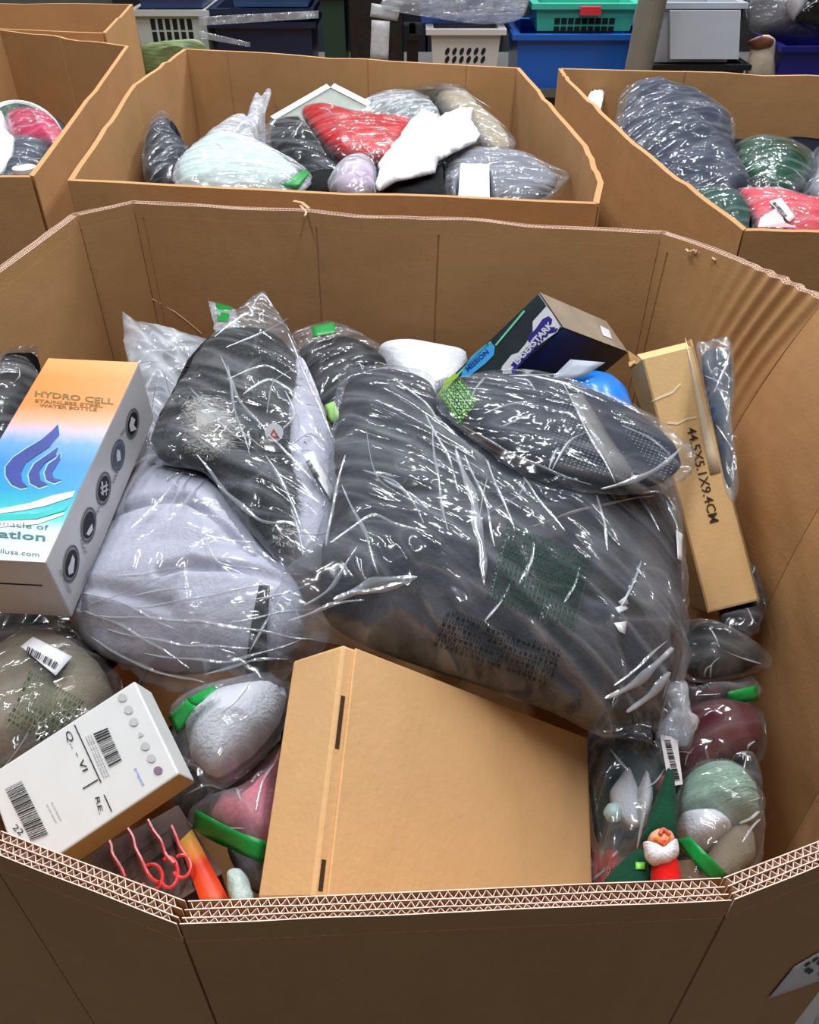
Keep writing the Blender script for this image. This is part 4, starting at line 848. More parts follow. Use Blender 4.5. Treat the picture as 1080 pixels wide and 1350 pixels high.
# ------------------------------------------------------------------ goods in the bin behind
SM = dict(rings=24, seg=96)
def fs(**k): return fk(**{**dict(rings=30, seg=120, wr=.004, lump=.012, T=.05, Tb=.06), **k})
bag('bagged_navy_socks', 'upright clear bag of navy cloth in the left corner of the second bin', 'bag',
  [([(200, 175), (225, 165), (240, 185), (248, 215), (235, 240), (196, 238), (192, 200)], .585, NAVY, dict(T=.06, Tb=.05, seed=120, **SM))],
  ([(208, 146), (222, 150), (230, 175), (250, 195), (250, 230), (235, 243), (193, 240), (188, 200), (196, 165)], .58, FILM, fs(seed=121, fdir=1.3)))
mn, S, fo = bag('bagged_mint_blouse', 'clear bag of pale mint cloth with green printed corner in the second bin', 'bag',
  [([(245, 205), (285, 180), (330, 190), (380, 220), (400, 245), (340, 252), (250, 248), (235, 230)], .545, fabric('pale_mint_cloth', (186, 208, 196), .006, 40, 300, .08), dict(T=.05, Tb=.05, seed=122, **SM))],
  ([(240, 205), (280, 176), (335, 185), (385, 212), (412, 232), (395, 254), (320, 256), (240, 250), (228, 230)], .54, FILM_H, fs(seed=123, fdir=-.2)))
patch('green_print', Surf(fo), ((366, 244), (396, 222), (408, 228), (388, 250)), INKG, mn, 6, 4, .003); patch('green_print', Surf(fo), ((372, 246), (400, 226), (408, 230), (392, 250)), TAPE_G, mn, 4, 4, .0035)
bag('empty_film_bag', 'upright empty cloudy film bag standing behind the mint bag', 'bag', [],
  ([(300, 190), (322, 168), (330, 140), (338, 122), (348, 128), (354, 116), (358, 122), (350, 150), (346, 190), (330, 205), (305, 208)], .565, FILM_H, fs(seed=124, T=.03, Tb=.03, fdir=1.2)))
bag('bagged_clear_wrap', 'low crumpled film bag leaning behind the mint bag', 'bag', [],
  ([(268, 185), (300, 160), (322, 150), (330, 170), (325, 195), (290, 205)], .59, FILM_H, fs(seed=125, T=.03, Tb=.03)))
bk, S, fo = bag('bagged_round_cushion', 'clear bag of a round black cushion in the middle of the second bin', 'cushion',
  [([(362, 165), (395, 160), (425, 180), (446, 205), (448, 225), (420, 230), (380, 210), (358, 190)], .575, BLK, dict(T=.05, Tb=.05, seed=126, prof=(2, 2), fold=.002, **SM))],
  ([(350, 165), (365, 155), (400, 154), (430, 172), (455, 205), (455, 228), (420, 236), (375, 215), (340, 190)], .57, FILM, fs(seed=127, fdir=-.7, wr=.003)))
# white picture frame
fr = thing('picture_frame', 'white wooden picture frame tipped up at the back of the second bin', 'frame', P(420, 140, .60))
A_, B_, C_, D_ = P(362, 158, .60), P(436, 115, .54), P(485, 140, .58), P(412, 190, .64)
pn = unit(np.cross(B_ - A_, D_ - A_))
for a, b in ((A_, B_), (B_, C_), (C_, D_), (D_, A_)):
    d = unit(b - a); obj('frame_bar', *pbox(a, b - a, np.cross(pn, d) * -.02, pn * .015), WHITE, fr)
obj('backing_board', [q + pn * .004 for q in (A_, B_, C_, D_)], [(0, 1, 2, 3)], plain('grey_backing', (150, 158, 150), .7), fr)
bag('red_fabric_bag', 'shiny bright red bag across the middle of the second bin', 'bag',
  [([(398, 150), (410, 140), (450, 150), (500, 158), (545, 165), (560, 180), (540, 205), (490, 212), (445, 205), (420, 182)], .555, plain('red_satin', (196, 12, 16), .28, .2, 20, .004, 25), dict(T=.05, Tb=.05, seed=130, fold=.012, fs=(5, 9), nm='satin_cloth', **SM))],
  ([(396, 148), (410, 138), (455, 148), (505, 154), (550, 160), (566, 182), (545, 210), (490, 216), (440, 209), (414, 184)], .55, FILM_D, fs(seed=131)))
cd, S, fo = bag('bagged_green_blanket', 'clear bag with dark green cloth edged in white, behind the red bag', 'bag',
  [([(470, 148), (510, 120), (545, 112), (575, 130), (590, 160), (555, 168), (510, 160)], .60, GRN, dict(T=.03, Tb=.05, seed=132, **SM))],
  ([(462, 148), (500, 122), (548, 108), (585, 125), (600, 165), (560, 172), (500, 162)], .595, FILM_H, fs(seed=133, fdir=.4)))
obj('white_border', *tube([Surf(fo).at(x, y, .004) for x, y in ((464, 147), (490, 152), (520, 161), (555, 163))], .004, 6), WHITE, cd)
bag('long_beige_bag', 'long beige cloth roll in clear film, leaning back right of the tissue paper', 'bag',
  [([(562, 105), (590, 100), (612, 120), (635, 150), (668, 180), (672, 196), (650, 200), (610, 165), (575, 130)], .575, fabric('beige_roll', (160, 146, 122)), dict(T=.04, Tb=.05, seed=134, **SM))],
  ([(553, 106), (575, 94), (600, 98), (625, 130), (660, 165), (680, 185), (674, 200), (645, 208), (600, 170), (570, 130)], .57, FILM_M, fs(seed=135, fdir=-.8)))
bag('tissue_paper', 'crumpled sheet of white tissue paper on top of the second bin', 'paper',
  [([(500, 215), (520, 190), (540, 165), (556, 146), (572, 152), (580, 158), (592, 152), (625, 145), (622, 160), (634, 178), (626, 188), (600, 200), (578, 212), (574, 228), (550, 234), (520, 240), (500, 252), (494, 245), (500, 228)], .525, plain('white_tissue', (222, 222, 226), .8, .02), dict(T=.025, Tb=.01, seed=136, sharp=True, fold=.012, lump=.02, wr=.006, fs=(7, 12), nm='sheet', rings=34, seg=150, jag=.006))], None)
bag('bagged_lilac_top', 'small clear bag of pale lilac cloth low at the front of the second bin', 'bag',
  [([(440, 240), (455, 222), (478, 215), (492, 225), (490, 248), (460, 254)], .53, fabric('lilac_cloth', (204, 176, 206)), dict(T=.03, Tb=.04, seed=137, **SM))],
  ([(432, 245), (450, 220), (478, 212), (496, 222), (492, 254), (455, 257)], .527, FILM_H, fs(seed=138)))
bag('black_garment', 'loose black garment under the white tissue paper', 'cloth',
  [([(500, 250), (530, 232), (580, 225), (600, 215), (606, 250), (580, 268), (520, 264)], .56, BLK, dict(T=.03, Tb=.06, seed=139, nm='cloth', **SM))], None)
bag('black_trousers', 'loose black trousers lying low between the mint and lilac bags', 'cloth',
  [([(390, 248), (410, 232), (440, 228), (460, 225), (455, 250), (420, 262)], .56, BLK, dict(T=.02, Tb=.06, seed=140, nm='cloth', **SM))], None)
V0_ = P(604, 262, .53); X_ = P(646, 263, .53) - V0_; Y_ = P(607, 215, .522) - V0_
wc = thing('small_white_box', 'small white box in a clear bag at the front right of the second bin', 'box', V0_)
box_part('box_body', V0_, X_, Y_, unit(np.cross(X_, Y_)) * -.05, WHITE, wc, .002)
bag('bagged_silver_cloth', 'crinkled clear bag of grey cloth beside the small white box', 'bag',
  [([(600, 210), (630, 200), (680, 205), (720, 225), (735, 240), (700, 262), (630, 264), (596, 258)], .568, GRC, dict(T=.04, Tb=.05, seed=142, **SM))],
  ([(590, 215), (610, 195), (650, 195), (690, 200), (725, 218), (752, 230), (740, 246), (715, 266), (640, 268), (590, 262)], .555, FILM_M, fs(seed=143, wr=.01, T=.035)))
bag('bagged_clothing', 'big dark clothing bag at the bottom of the second bin heap', 'bag',
  [([(200, 205), (260, 195), (400, 190), (560, 190), (660, 200), (710, 230), (700, 265), (220, 262)], .74, NAVY, dict(T=.05, Tb=.10, seed=144, **SM))],
  ([(195, 202), (260, 190), (400, 186), (560, 186), (665, 196), (716, 230), (706, 268), (214, 266)], .73, FILM_D, fs(seed=145)))
# ---- right bin
bag('bagged_navy_jackets', 'large clear bag bulging with navy blue clothes, on the left of the right-hand bin', 'bag',
  [([(822, 150), (835, 115), (870, 108), (920, 130), (960, 165), (965, 210), (985, 240), (975, 255), (900, 258), (850, 225), (818, 180)], .535, fabric('ink_blue_cloth', (34, 44, 62)), dict(T=.07, Tb=.07, seed=150, fold=.008, lump=.026, rings=44, seg=130))],
  ([(812, 150), (824, 112), (858, 100), (874, 108), (920, 122), (970, 160), (968, 200), (990, 240), (980, 260), (900, 264), (846, 232), (812, 190)], .53, FILM, fk(T=.08, Tb=.07, seed=151, fdir=.7, wr=.003)))
bag('bagged_green_tinsel', 'glossy dark green bag at the back of the right-hand bin', 'bag',
  [([(972, 195), (1000, 185), (1040, 190), (1068, 205), (1065, 235), (1040, 255), (1000, 250), (975, 225)], .565, plain('green_gloss', (18, 70, 46), .15, .35, 20, .006, 25), dict(T=.06, Tb=.05, seed=152, fold=.014, nm='gloss_cloth', **SM))],
  ([(966, 195), (1000, 182), (1045, 187), (1074, 205), (1070, 240), (1040, 260), (995, 256), (970, 230)], .56, FILM_D, fs(seed=153)))
bag('bagged_grey_shirt', 'crinkled silvery film bag cut off by the right edge of the picture', 'bag',
  [([(1066, 215), (1090, 200), (1130, 210), (1130, 255), (1080, 262), (1062, 245)], .56, GRC, dict(T=.04, Tb=.05, seed=154, **SM))],
  ([(1060, 210), (1085, 195), (1135, 200), (1135, 262), (1080, 268), (1056, 248)], .555, FILM_M, fs(seed=155)))
bag('silver_film_wrap', 'small wad of silvery film between the green bag and red pack', 'bag', [],
  ([(985, 245), (1010, 238), (1040, 255), (1060, 262), (1040, 270), (1000, 262)], .55, FILM_H, fs(seed=156, T=.02, Tb=.02)))
bag('dark_green_fabric', 'dark green cloth against the left wall of the right-hand bin', 'cloth',
  [([(895, 250), (950, 252), (985, 270), (1000, 300), (985, 310), (940, 290), (900, 262)], .525, fabric('forest_cloth', (22, 66, 52)), dict(T=.03, Tb=.05, seed=157, nm='cloth', **SM))],
  ([(888, 246), (950, 249), (990, 268), (1006, 302), (985, 314), (935, 292), (895, 264)], .522, FILM_D, fs(seed=158, T=.034)))
rd, S, fo = bag('bagged_red_yarn', 'clear pack of coral red cloth with a white barcode label in the right-hand bin', 'bag',
  [([(975, 255), (1010, 252), (1060, 262), (1110, 275), (1110, 310), (1010, 310), (995, 285)], .525, fabric('coral_cloth', (222, 62, 74), .008, 60, 300, .2), dict(T=.03, Tb=.05, seed=159, **SM))],
  ([(968, 252), (1010, 247), (1065, 258), (1116, 272), (1116, 315), (1000, 315), (990, 285)], .52, FILM_M, fs(seed=160, T=.036)))
Sr = Surf(fo); patch('paper_label', Sr, ((1014, 268), (1030, 263), (1048, 288), (1040, 295)), WHITE, rd, 4, 5, .003); barcode(Sr, ((1022, 268), (1038, 288), (1033, 290), (1018, 270)), rd, n=14, seed=3, off=.005)
poly('pale_corner', Sr, [(1004, 290), (1026, 276), (1034, 296), (1050, 302), (1000, 302)], plain('pale_pink_paper', (226, 180, 190), .6), rd, .004)
bag('tissue_scrap', 'small scrap of white tissue stuck in the left corner of the right-hand bin', 'paper',
  [([(774, 132), (782, 116), (796, 118), (794, 138), (788, 156), (776, 148)], .54, plain('white_tissue', (222, 222, 226), .8), dict(T=.01, Tb=.008, seed=162, nm='sheet', rings=10, seg=40))], None)
bag('bagged_clothing', 'big dark clothing bag at the bottom of the right-hand bin', 'bag',
  [([(840, 190), (900, 180), (1150, 180), (1180, 300), (1010, 306), (920, 262)], .68, NAVY, dict(T=.05, Tb=.08, seed=163, **SM))], None)
# ---- left bin
hp = thing('hoop_rack', 'oval white metal hoop with dark green netting, at the back of the left bin', 'hoop', P(40, 190, .55))
hc = P(22, 186, .56); a1 = P(82, 190, .56) - hc; a2 = P(25, 136, .56) - hc
obj('hoop', *tube([hc + a1 * math.cos(t) + a2 * math.sin(t) for t in np.linspace(0, 2 * math.pi, 60, endpoint=False)], .008, 8, closed=True), plain('white_metal', (222, 222, 220), .3), hp)
V = [hc + np.array([0, 0, -.03])]; Fh = []
for i, r_ in enumerate((.3, .6, .85, .97)):
    for t in range(40): an = t * math.pi / 20; V.append(hc + (a1 * math.cos(an) + a2 * math.sin(an)) * r_ + np.array([0, 0, -.03 * (1 - r_ * r_) + .006 * (vn(i * 3.3, t * 1.7, 5) - .5)]))
for t in range(40): Fh.append((0, 1 + t, 1 + (t + 1) % 40))
for i in range(3):
    for t in range(40): Fh.append((1 + i * 40 + t, 1 + (i + 1) * 40 + t, 1 + (i + 1) * 40 + (t + 1) % 40, 1 + i * 40 + (t + 1) % 40))
obj('netting', V, Fh, plain('green_netting', (52, 74, 58), .4, .6, 90, .004, 120), hp)
bag('bagged_pink_scarf', 'shiny deep pink bag lying across the hoop in the left bin', 'bag',
  [([(12, 150), (40, 146), (70, 160), (84, 180), (72, 192), (45, 184), (16, 176)], .51, plain('pink_satin', (206, 54, 92), .25, .3, 20, .005, 25), dict(T=.03, Tb=.02, seed=170, fold=.014, nm='satin_cloth', **SM))],
  ([(8, 150), (40, 142), (74, 156), (90, 180), (75, 196), (42, 188), (12, 180)], .507, FILM, fs(seed=171, T=.034, Tb=.02)))
bag('white_garment', 'white cloth garment at the far left of the left bin', 'cloth',
  [([(-40, 150), (0, 148), (14, 165), (20, 190), (10, 225), (-40, 235)], .505, WCL, dict(T=.03, Tb=.05, seed=172, nm='cloth', **SM))], None)
bag('bagged_grey_socks', 'clear bag of dark grey cloth at the front of the left bin', 'bag',
  [([(12, 195), (30, 182), (60, 190), (64, 200), (40, 228), (8, 232)], .512, fabric('slate_cloth', (66, 72, 82)), dict(T=.025, Tb=.05, seed=173, **SM))],
  ([(6, 195), (28, 178), (64, 186), (68, 200), (42, 234), (0, 236)], .508, FILM, fs(seed=174, T=.03)))
bag('bagged_clothing', 'dark clothing bag at the bottom of the left bin', 'bag',
  [([(-120, 150), (60, 150), (90, 190), (30, 250), (-120, 250)], .66, NAVY, dict(T=.04, Tb=.08, seed=175, **SM))], None)
dk = thing('white_jar_lid', 'small round white lid near the front corner of the left bin', 'lid', P(33, 226, .485))
c_ = P(33, 226, .49); obj('disc', *tube([c_, c_ + np.array([0, 0, .008])], .022, 24), WHITE, dk)

# ------------------------------------------------------------------ shelf of plastic baskets and tubs at the back
SHZ = .62; FB_ = 4.0
sh = thing('storage_shelf', 'low grey metal shelf carrying the plastic baskets and tubs at the back', 'shelf', (0, 4.3, 0))
steel = plain('dull_steel', (96, 96, 94), .5, .1, metal=.4)
obj('shelf_board', *abox(-1.35, 2.6, FB_ - .1, FB_ + .75, SHZ - .03, SHZ), steel, sh)
for x in (-1.3, .2, 2.56):
    for y in (FB_ - .08, FB_ + .70): obj('leg', *abox(x - .02, x + .02, y - .02, y + .02, 0, SHZ - .03), steel, sh)
def tub(t, nm, x0, x1, yt, F, zb, mat, depth=.34, taper=.04, lip=.02, wall=.012, slots=None, yl=None, fillz=None):
    """open tapered tub: x0..x1 and yt are the view coordinates of its front rim; zb its base height"""
    a = PF(x0, yt, F); b = PF(x1, yt if yl is None else yl, F); zt = (a[2] + b[2]) / 2; xa, xb = a[0], b[0]; pr = []
    xc = (xa + xb) / 2; hw = (xb - xa) / 2 - lip; k = 1 - taper
    def ring(hx, y0, y1, z): return [(xc - hx, y0, z), (xc + hx, y0, z), (xc + hx, y1, z), (xc - hx, y1, z)]
    Y0, Y1 = F + lip, F + depth - lip; dy = (Y1 - Y0) * taper / 2
    R = [ring(hw * k, Y0 + dy, Y1 - dy, zb), ring(hw, Y0, Y1, zt - .02), ring(hw, Y0, Y1, zt), ring(hw + lip, F, F + depth, zt), ring(hw + lip, F, F + depth, zt - .02), ring(hw + lip - .004, F + .004, F + depth - .004, zt - .02)]
    ri = [ring(hw - wall, Y0 + wall, Y1 - wall, zt), ring(hw * k - wall, Y0 + dy + wall, Y1 - dy - wall, zb + wall)]
    o_, l_, i_ = [], [], []
    def loft(A, B): return np.array(A + B), [(i, (i + 1) % 4, 4 + (i + 1) % 4, 4 + i) for i in range(4)]
    obj('tub_body', *cat_mesh([loft(R[0], R[2]), (R[0], [(3, 2, 1, 0)]), loft(ri[0], ri[1]), (ri[1], [(0, 1, 2, 3)])]), mat, t)
    obj('rim', *cat_mesh([loft(R[4], R[3]), loft(R[3], ri[0]), loft(R[1], R[4])]), mat, t)
    if slots:
        nx, zs_, w_, h_, shp = slots
        for zz in zs_:
            for i in range(nx):
                cx = xc + (i - (nx - 1) / 2) * (2 * hw * .62 / nx); f_ = (zt - zz) / (zt - zb); y_ = Y0 + dy * f_ - .002
                if shp == 'oval': q = [(cx + w_ * (math.cos(an) + .5 * math.sin(an)), y_, zz + h_ * math.sin(an)) for an in np.linspace(0, 2 * math.pi, 10, endpoint=False)]
                else: q = [(cx - w_, y_, zz - h_), (cx + w_, y_, zz - h_), (cx + w_, y_, zz + h_), (cx - w_, y_, zz + h_)]
                obj('slot', q, [tuple(range(len(q)))], SLOT, t)
    return t, zt, xc, hw
SLOT = plain('slot_dark', (14, 14, 18), .8)
def T(nm, label, cat, x, y, F): return thing(nm, label, cat, PF(x, y, F))
pl = lambda n_, c_, r_=.35: plain(n_, c_, r_, .06, 6)
tub(T('laundry_basket', 'light grey slotted laundry basket at the upper left, beside the far left bin', 'basket', 225, 60, FB_), '', 168, 275, 14, FB_, SHZ, pl('pale_grey_plastic', (178, 182, 178)), slots=(6, (PF(225, 33, FB_)[2], PF(225, 50, FB_)[2]), .010, .020, 'rect'))
tub(T('blue_tote', 'dark blue tote sitting on the light grey laundry basket', 'tote', 225, 5, FB_), '', 172, 270, -14, FB_ + .02, PF(225, 13, FB_)[2], pl('denim_plastic', (50, 74, 120)), depth=.30)
lg = T('lime_bag', 'lime green and white striped bag in front of the grey laundry basket', 'bag', 215, 70, FB_ - .3)
cushion('sack', [(184, 66), (205, 56), (258, 52), (272, 66), (262, 105), (225, 109), (186, 105)], 0, plain('lime_stripe_bag', (108, 126, 84), .4, .7, 4, kind='UV', stretch=(5, 40, 1)), lg, F=FB_ - .09, T=.04, Tb=.06, seed=180, **SM)
tub(T('navy_tub', 'navy blue storage tub wrapped in film, lower of its stack at the back', 'tub', 345, 50, FB_), '', 275, 416, 30, FB_, SHZ, pl('navy_plastic', (24, 34, 60)))
tub(T('navy_tub', 'navy blue storage tub wrapped in film, middle of its stack at the back', 'tub', 345, 25, FB_), '', 272, 414, 12, FB_ + .01, PF(345, 29, FB_)[2], pl('navy_plastic', (24, 34, 60)), slots=None)
tub(T('blue_tub', 'steel blue tub on top of the film-wrapped navy stack', 'tub', 355, 5, FB_), '', 296, 412, -18, FB_ + .02, PF(345, 11, FB_)[2], pl('steel_blue_plastic', (52, 92, 136)))
st = T('stretch_wrap', 'loose bands of clear stretch wrap round the navy tubs', 'film', 300, 40, FB_ - .05)
for q in (((262, 22), (420, 14), (420, 24), (262, 34)), ((262, 40), (330, 56), (330, 62), (262, 50))): patch('wrap_band', Surf(plane=(np.array([0, FB_ - .02, .8]), np.array([0., -1, 0]))), q, FILM_H, st, 12, 3, 0)
tub(T('green_crate', 'tall dark green bin standing right of the navy tubs', 'bin', 440, 40, FB_), '', 416, 459, -10, FB_, SHZ, pl('bottle_green_plastic', (28, 58, 44)), slots=None)
tp_ = T('taped_black_box', 'black box crossed by shiny silver tape, beside the dark green bin', 'box', 495, 40, FB_)
pa, pb_ = PF(462, 72, FB_), PF(532, -8, FB_)
o = obj('box_body', *abox(pa[0], pb_[0], FB_, FB_ + .3, SHZ, pb_[2]), plain('black_film', (24, 26, 30), .2, .4, 20, .004, 30), tp_); bevel(o, .01)
silver = plain('silver_tape', (190, 192, 196), .25, .2, 30, .003, 40); SP = Surf(plane=(np.array([0, FB_ - .004, .8]), np.array([0., -1, 0])))
patch('silver_tape', SP, ((490, 4), (528, 10), (524, 28), (488, 22)), silver, tp_, 4, 3, .001); patch('silver_tape', SP, ((490, 26), (514, 28), (512, 80), (488, 80)), silver, tp_, 3, 5, .001)
tub(T('black_crate', 'small black crate between the taped box and white basket', 'crate', 550, 60, FB_), '', 530, 558, 46, FB_ + .02, SHZ, pl('black_plastic', (20, 22, 24)))
tub(T('white_basket', 'small off-white basket with a row of oval holes, under the blue wrapped basket', 'basket', 615, 60, FB_ - .1), '', 562, 668, 34, FB_ - .1, SHZ, pl('ivory_plastic', (188, 184, 178)), depth=.25, taper=.12, slots=(6, (PF(615, 69, FB_ - .1)[2], PF(615, 80, FB_ - .1)[2]), .009, .014, 'oval'), yl=44)
bt, zt_, xc_, hw_ = tub(T('blue_basket', 'blue basket in crinkled clear film on top of the white basket', 'basket', 620, 10, FB_ + .0), '', 540, 702, -40, FB_, PF(615, 38, FB_ - .1)[2], pl('royal_blue_plastic', (56, 92, 168)), taper=.14, slots=(5, (PF(620, 8, FB_)[2],), .012, .008, 'oval'))
cushion('film', [(505, 0), (560, -30), (690, -30), (690, 22), (640, 32), (560, 22), (510, 12)], 0, FILM_H, bt, F=FB_ - .02, T=.03, Tb=.01, seed=184, rings=30, seg=120, wr=.008, prof=(2, 1.3))
bl_, zt_, xc_, hw_ = tub(T('blue_tub', 'long bright blue tub under the teal basket', 'tub', 760, 70, FB_ - .1), '', 676, 860, 46, FB_ - .1, SHZ, pl('bright_blue_plastic', (22, 86, 170), .25), lip=.025, depth=.45)
tb, zt2, xc2, hw2 = tub(T('teal_basket', 'teal green basket with square holes and a red handle, on the bright blue tub', 'basket', 775, 25, FB_ - .02), '', 702, 848, 5, FB_ - .04, zt_ + .001, pl('teal_plastic', (60, 172, 148)), slots=(9, (PF(775, 27, FB_)[2], PF(775, 38, FB_)[2]), .012, .011, 'rect'), taper=.06)
ha, hb = PF(765, 20, FB_ - .06), PF(793, 9, FB_ - .06); obj('handle', *abox(ha[0], hb[0], FB_ - .065, FB_ - .03, ha[2], hb[2]), plain('red_plastic', (196, 44, 56), .35), tb, label='red handle')
pp = thing('steel_post', 'dull galvanised round post rising between the blue tub and clear tote', 'post', (*PF(852, 80, FB_ - .25)[:2], 0))
p1 = PF(850, 40, FB_ - .28); obj('post', *tube([(p1[0] - .04, p1[1], 0), (p1[0] + .10, p1[1], 2.6)], .055, 20), plain('galvanised_steel', (116, 110, 98), .55, .15, 12), pp)
obj('base_plate', *abox(p1[0] - .09, p1[0] + .07, p1[1] - .08, p1[1] + .08, 0, .01), steel, pp)
ct = T('clear_tote', 'large translucent white tote right of the steel post', 'tote', 930, 40, FB_ - .1)
tub(ct, '', 866, 988, 4, FB_ - .1, PF(930, 84, FB_ - .1)[2], plain('frosted_plastic', (172, 176, 184), .25, .04), depth=.5, taper=.05)
obj('inner_panel', *pbox(PF(884, 78, FB_ - .125), PF(974, 78, FB_ - .125) - PF(884, 78, FB_ - .125), PF(884, 14, FB_ - .125) - PF(884, 78, FB_ - .125), (0, .012, 0)), plain('frosted_plastic_light', (186, 192, 202), .2, .03), ct)
tub(T('dark_tray', 'low dark tray beneath the translucent tote', 'tray', 930, 90, FB_ - .1), '', 862, 992, 86, FB_ - .12, SHZ, pl('black_plastic', (20, 22, 24)), depth=.5)
tub(T('navy_crate', 'deep blue crate at the far right end of the shelf', 'crate', 1055, 80, FB_ - .1), '', 1031, 1140, 62, FB_ - .1, SHZ, pl('ultramarine_plastic', (26, 26, 104)))
def sack(nm, label, cat, pts, mat, F, fm=None, seed=1, T_=.06):
    t = thing(nm, label, cat, PF(*np.mean(pts, 0), F)); cushion('sack', pts, 0, mat, t, F=F, T=T_, Tb=.05, seed=seed, fold=.015, lump=.02, **SM)
    if fm: cushion('film', [tuple(np.mean(pts, 0) + (np.array(p) - np.mean(pts, 0)) * 1.08) for p in pts], 0, fm, t, F=F - .01, T=T_ + .01, Tb=.05, seed=seed + 1, wr=.008, prof=(2, 1.3), rings=30, seg=110)
sack('bagged_grey_bedding', 'big bag of grey bedding in crinkled film above the deep blue crate', 'bag', [(990, 0), (1030, -10), (1090, 20), (1130, 44), (1080, 48), (1030, 46), (995, 40)], fabric('grey_bedding', (138, 138, 140)), FB_ + .1, FILM_M, 190, .08)
sack('tan_paper_sack', 'pale tan paper sack with brown contents beside the translucent tote', 'bag', [(984, 116), (990, 62), (1008, 46), (1022, 52), (1021, 75), (1020, 116)], plain('tan_paper', (186, 174, 156), .7), FB_ - .03, None, 192, .04)
sack('brown_toy', 'small brown crumpled item poking out of the tan sack', 'item', [(986, 56), (1002, 48), (1020, 52), (1016, 62), (998, 66)], plain('brown_wrap', (110, 66, 48), .4, .3), FB_ - .06, None, 193, .02)
sack('black_bin_bag', 'glossy black plastic bag at the upper right corner of the picture', 'bag', [(1048, 28), (1062, 8), (1090, -8), (1130, 0), (1120, 40), (1080, 40)], plain('black_gloss', (14, 15, 18), .15, .2, 20, .006, 25), FB_ - .1, None, 194, .06)
sack('white_cloth_bundle', 'white cloth bundle between the grey bedding and black plastic bag', 'cloth', [(1035, 2), (1050, -10), (1068, -8), (1056, 18), (1046, 26)], WCL, FB_ - .02, None, 195, .04)
for i, (x0, x1, y0, c_, nm, lb_) in enumerate(((150, 668, -8, (30, 34, 44), 'shrink_wrapped_stack', 'dark shrink wrapped stack of goods behind the navy tubs and blue basket'), (690, 1180, -14, (52, 50, 50), 'shrink_wrapped_stack', 'dark shrink wrapped stack of goods behind the teal basket and clear tote'))):
    a_, b_ = PF(x0, 20, FB_ + .9), PF(x1, y0, FB_ + .9); t_ = thing(nm, lb_, 'goods', ((a_[0] + b_[0]) / 2, FB_ + 1.1, 0), 'wrapped pallet stacks')
    for k in range(5):
        xa_ = a_[0] + (b_[0] - a_[0]) * k / 5; o = obj('wrapped_carton', *abox(xa_ + .004, xa_ + (b_[0] - a_[0]) / 5 - .004, FB_ + .9, FB_ + 1.5, 0, b_[2] + .12 * (k % 2) + .25), plain('wrap_tone_%d' % (i * 5 + k), tuple(v + 10 * (k % 3) for v in c_), .3, .3, 8, .004, 20), t_); bevel(o, .01)

# ------------------------------------------------------------------ let the soft goods settle: inside their bin, under what lies on them
from mathutils.kdtree import KDTree
deps = bpy.context.view_layer; deps.update()
def off_of(o):
    q = o; v = np.zeros(3)
    while q is not None: v = v + np.array(q.location); q = q.parent
    return v
def kids(t):
    out = []
    for c in t.children: out.append(c); out += kids(c)
    return out
def is_soft(o): return o.type == 'MESH' and 'soft' in o
def getv(o): a = np.zeros(len(o.data.vertices) * 3); o.data.vertices.foreach_get('co', a); return a.reshape(-1, 3) + off_of(o)
def setv(o, V): o.data.vertices.foreach_set('co', (V - off_of(o)).ravel()); o.data.update()
BINS = [(M, ins), (B2, None), (B3, None), (B4, None)]
def inside_bin(V, R, ins_, m):
    n = len(R); k = 1 - (1 - np.clip((.95 - V[:, 2]) / .45, 0, 1)) ** 2
    for _ in range(3):
        for i in range(n):
            a0, b0 = np.array(R[i], float), np.array(R[(i + 1) % n], float)
            A_ = a0[None] + (np.array(ins_[i])[None] * k[:, None] if ins_ else 0); B_ = b0[None] + (np.array(ins_[(i + 1) % n])[None] * k[:, None] if ins_ else 0)
            A_ = np.broadcast_to(A_, (len(V), 2)); B_ = np.broadcast_to(B_, (len(V), 2)); d = B_ - A_; L_ = np.linalg.norm(d, axis=1)[:, None]; d = d / np.maximum(L_, 1e-6); nin = np.column_stack([-d[:, 1], d[:, 0]])
            if L_.min() < .03: continue
            s = ((V[:, :2] - A_) * nin).sum(1); tt = ((V[:, :2] - A_) * d).sum(1)
            mv = (s < m) & (tt > -.05) & (tt < L_[:, 0] + .05) & (V[:, 2] < 1.0)
            V[mv, :2] += nin[mv] * (m - s[mv])[:, None]
    return V
tops = [o for o in COL.objects if o.parent is None and o.type == 'EMPTY']
ORD = ['barcode_hangtag', 'bottle_carton', 'white_carton', 'bagged_slipper_sole', 'blanket_bag_tail', 'bagged_blanket', 'bearded_ornament', 'long_carton', 'mailer_box', 'bagged_fur_jacket', 'toy_box',
       'blue_ball', 'bagged_plush_throw', 'green_tipped_bag', 'bagged_gloves', 'bagged_scarf', 'white_pillow_bundle', 'bagged_beige_towel', 'bagged_white_shirt', 'bagged_pink_shirt', 'printed_rack_box', 'silver_pouch',
       'bagged_gnome', 'bagged_sage_knit', 'red_bauble', 'bagged_black_shirt', 'bagged_maroon_socks', 'bagged_maroon_sweater', 'bagged_black_gloves', 'bagged_leggings', 'bagged_trousers',
       'tissue_paper', 'small_white_box', 'red_fabric_bag', 'bagged_mint_blouse', 'bagged_lilac_top', 'bagged_round_cushion', 'bagged_silver_cloth', 'picture_frame', 'long_beige_bag', 'bagged_green_blanket', 'empty_film_bag',
       'bagged_clear_wrap', 'bagged_navy_socks', 'black_garment', 'black_trousers', 'bagged_red_yarn', 'bagged_navy_jackets', 'bagged_green_tinsel', 'dark_green_fabric', 'bagged_grey_shirt', 'silver_film_wrap', 'tissue_scrap',
       'bagged_pink_scarf', 'white_garment', 'bagged_grey_socks', 'white_jar_lid', 'hoop_rack', 'bagged_clothing']
rank = {n_: i for i, n_ in enumerate(ORD)}
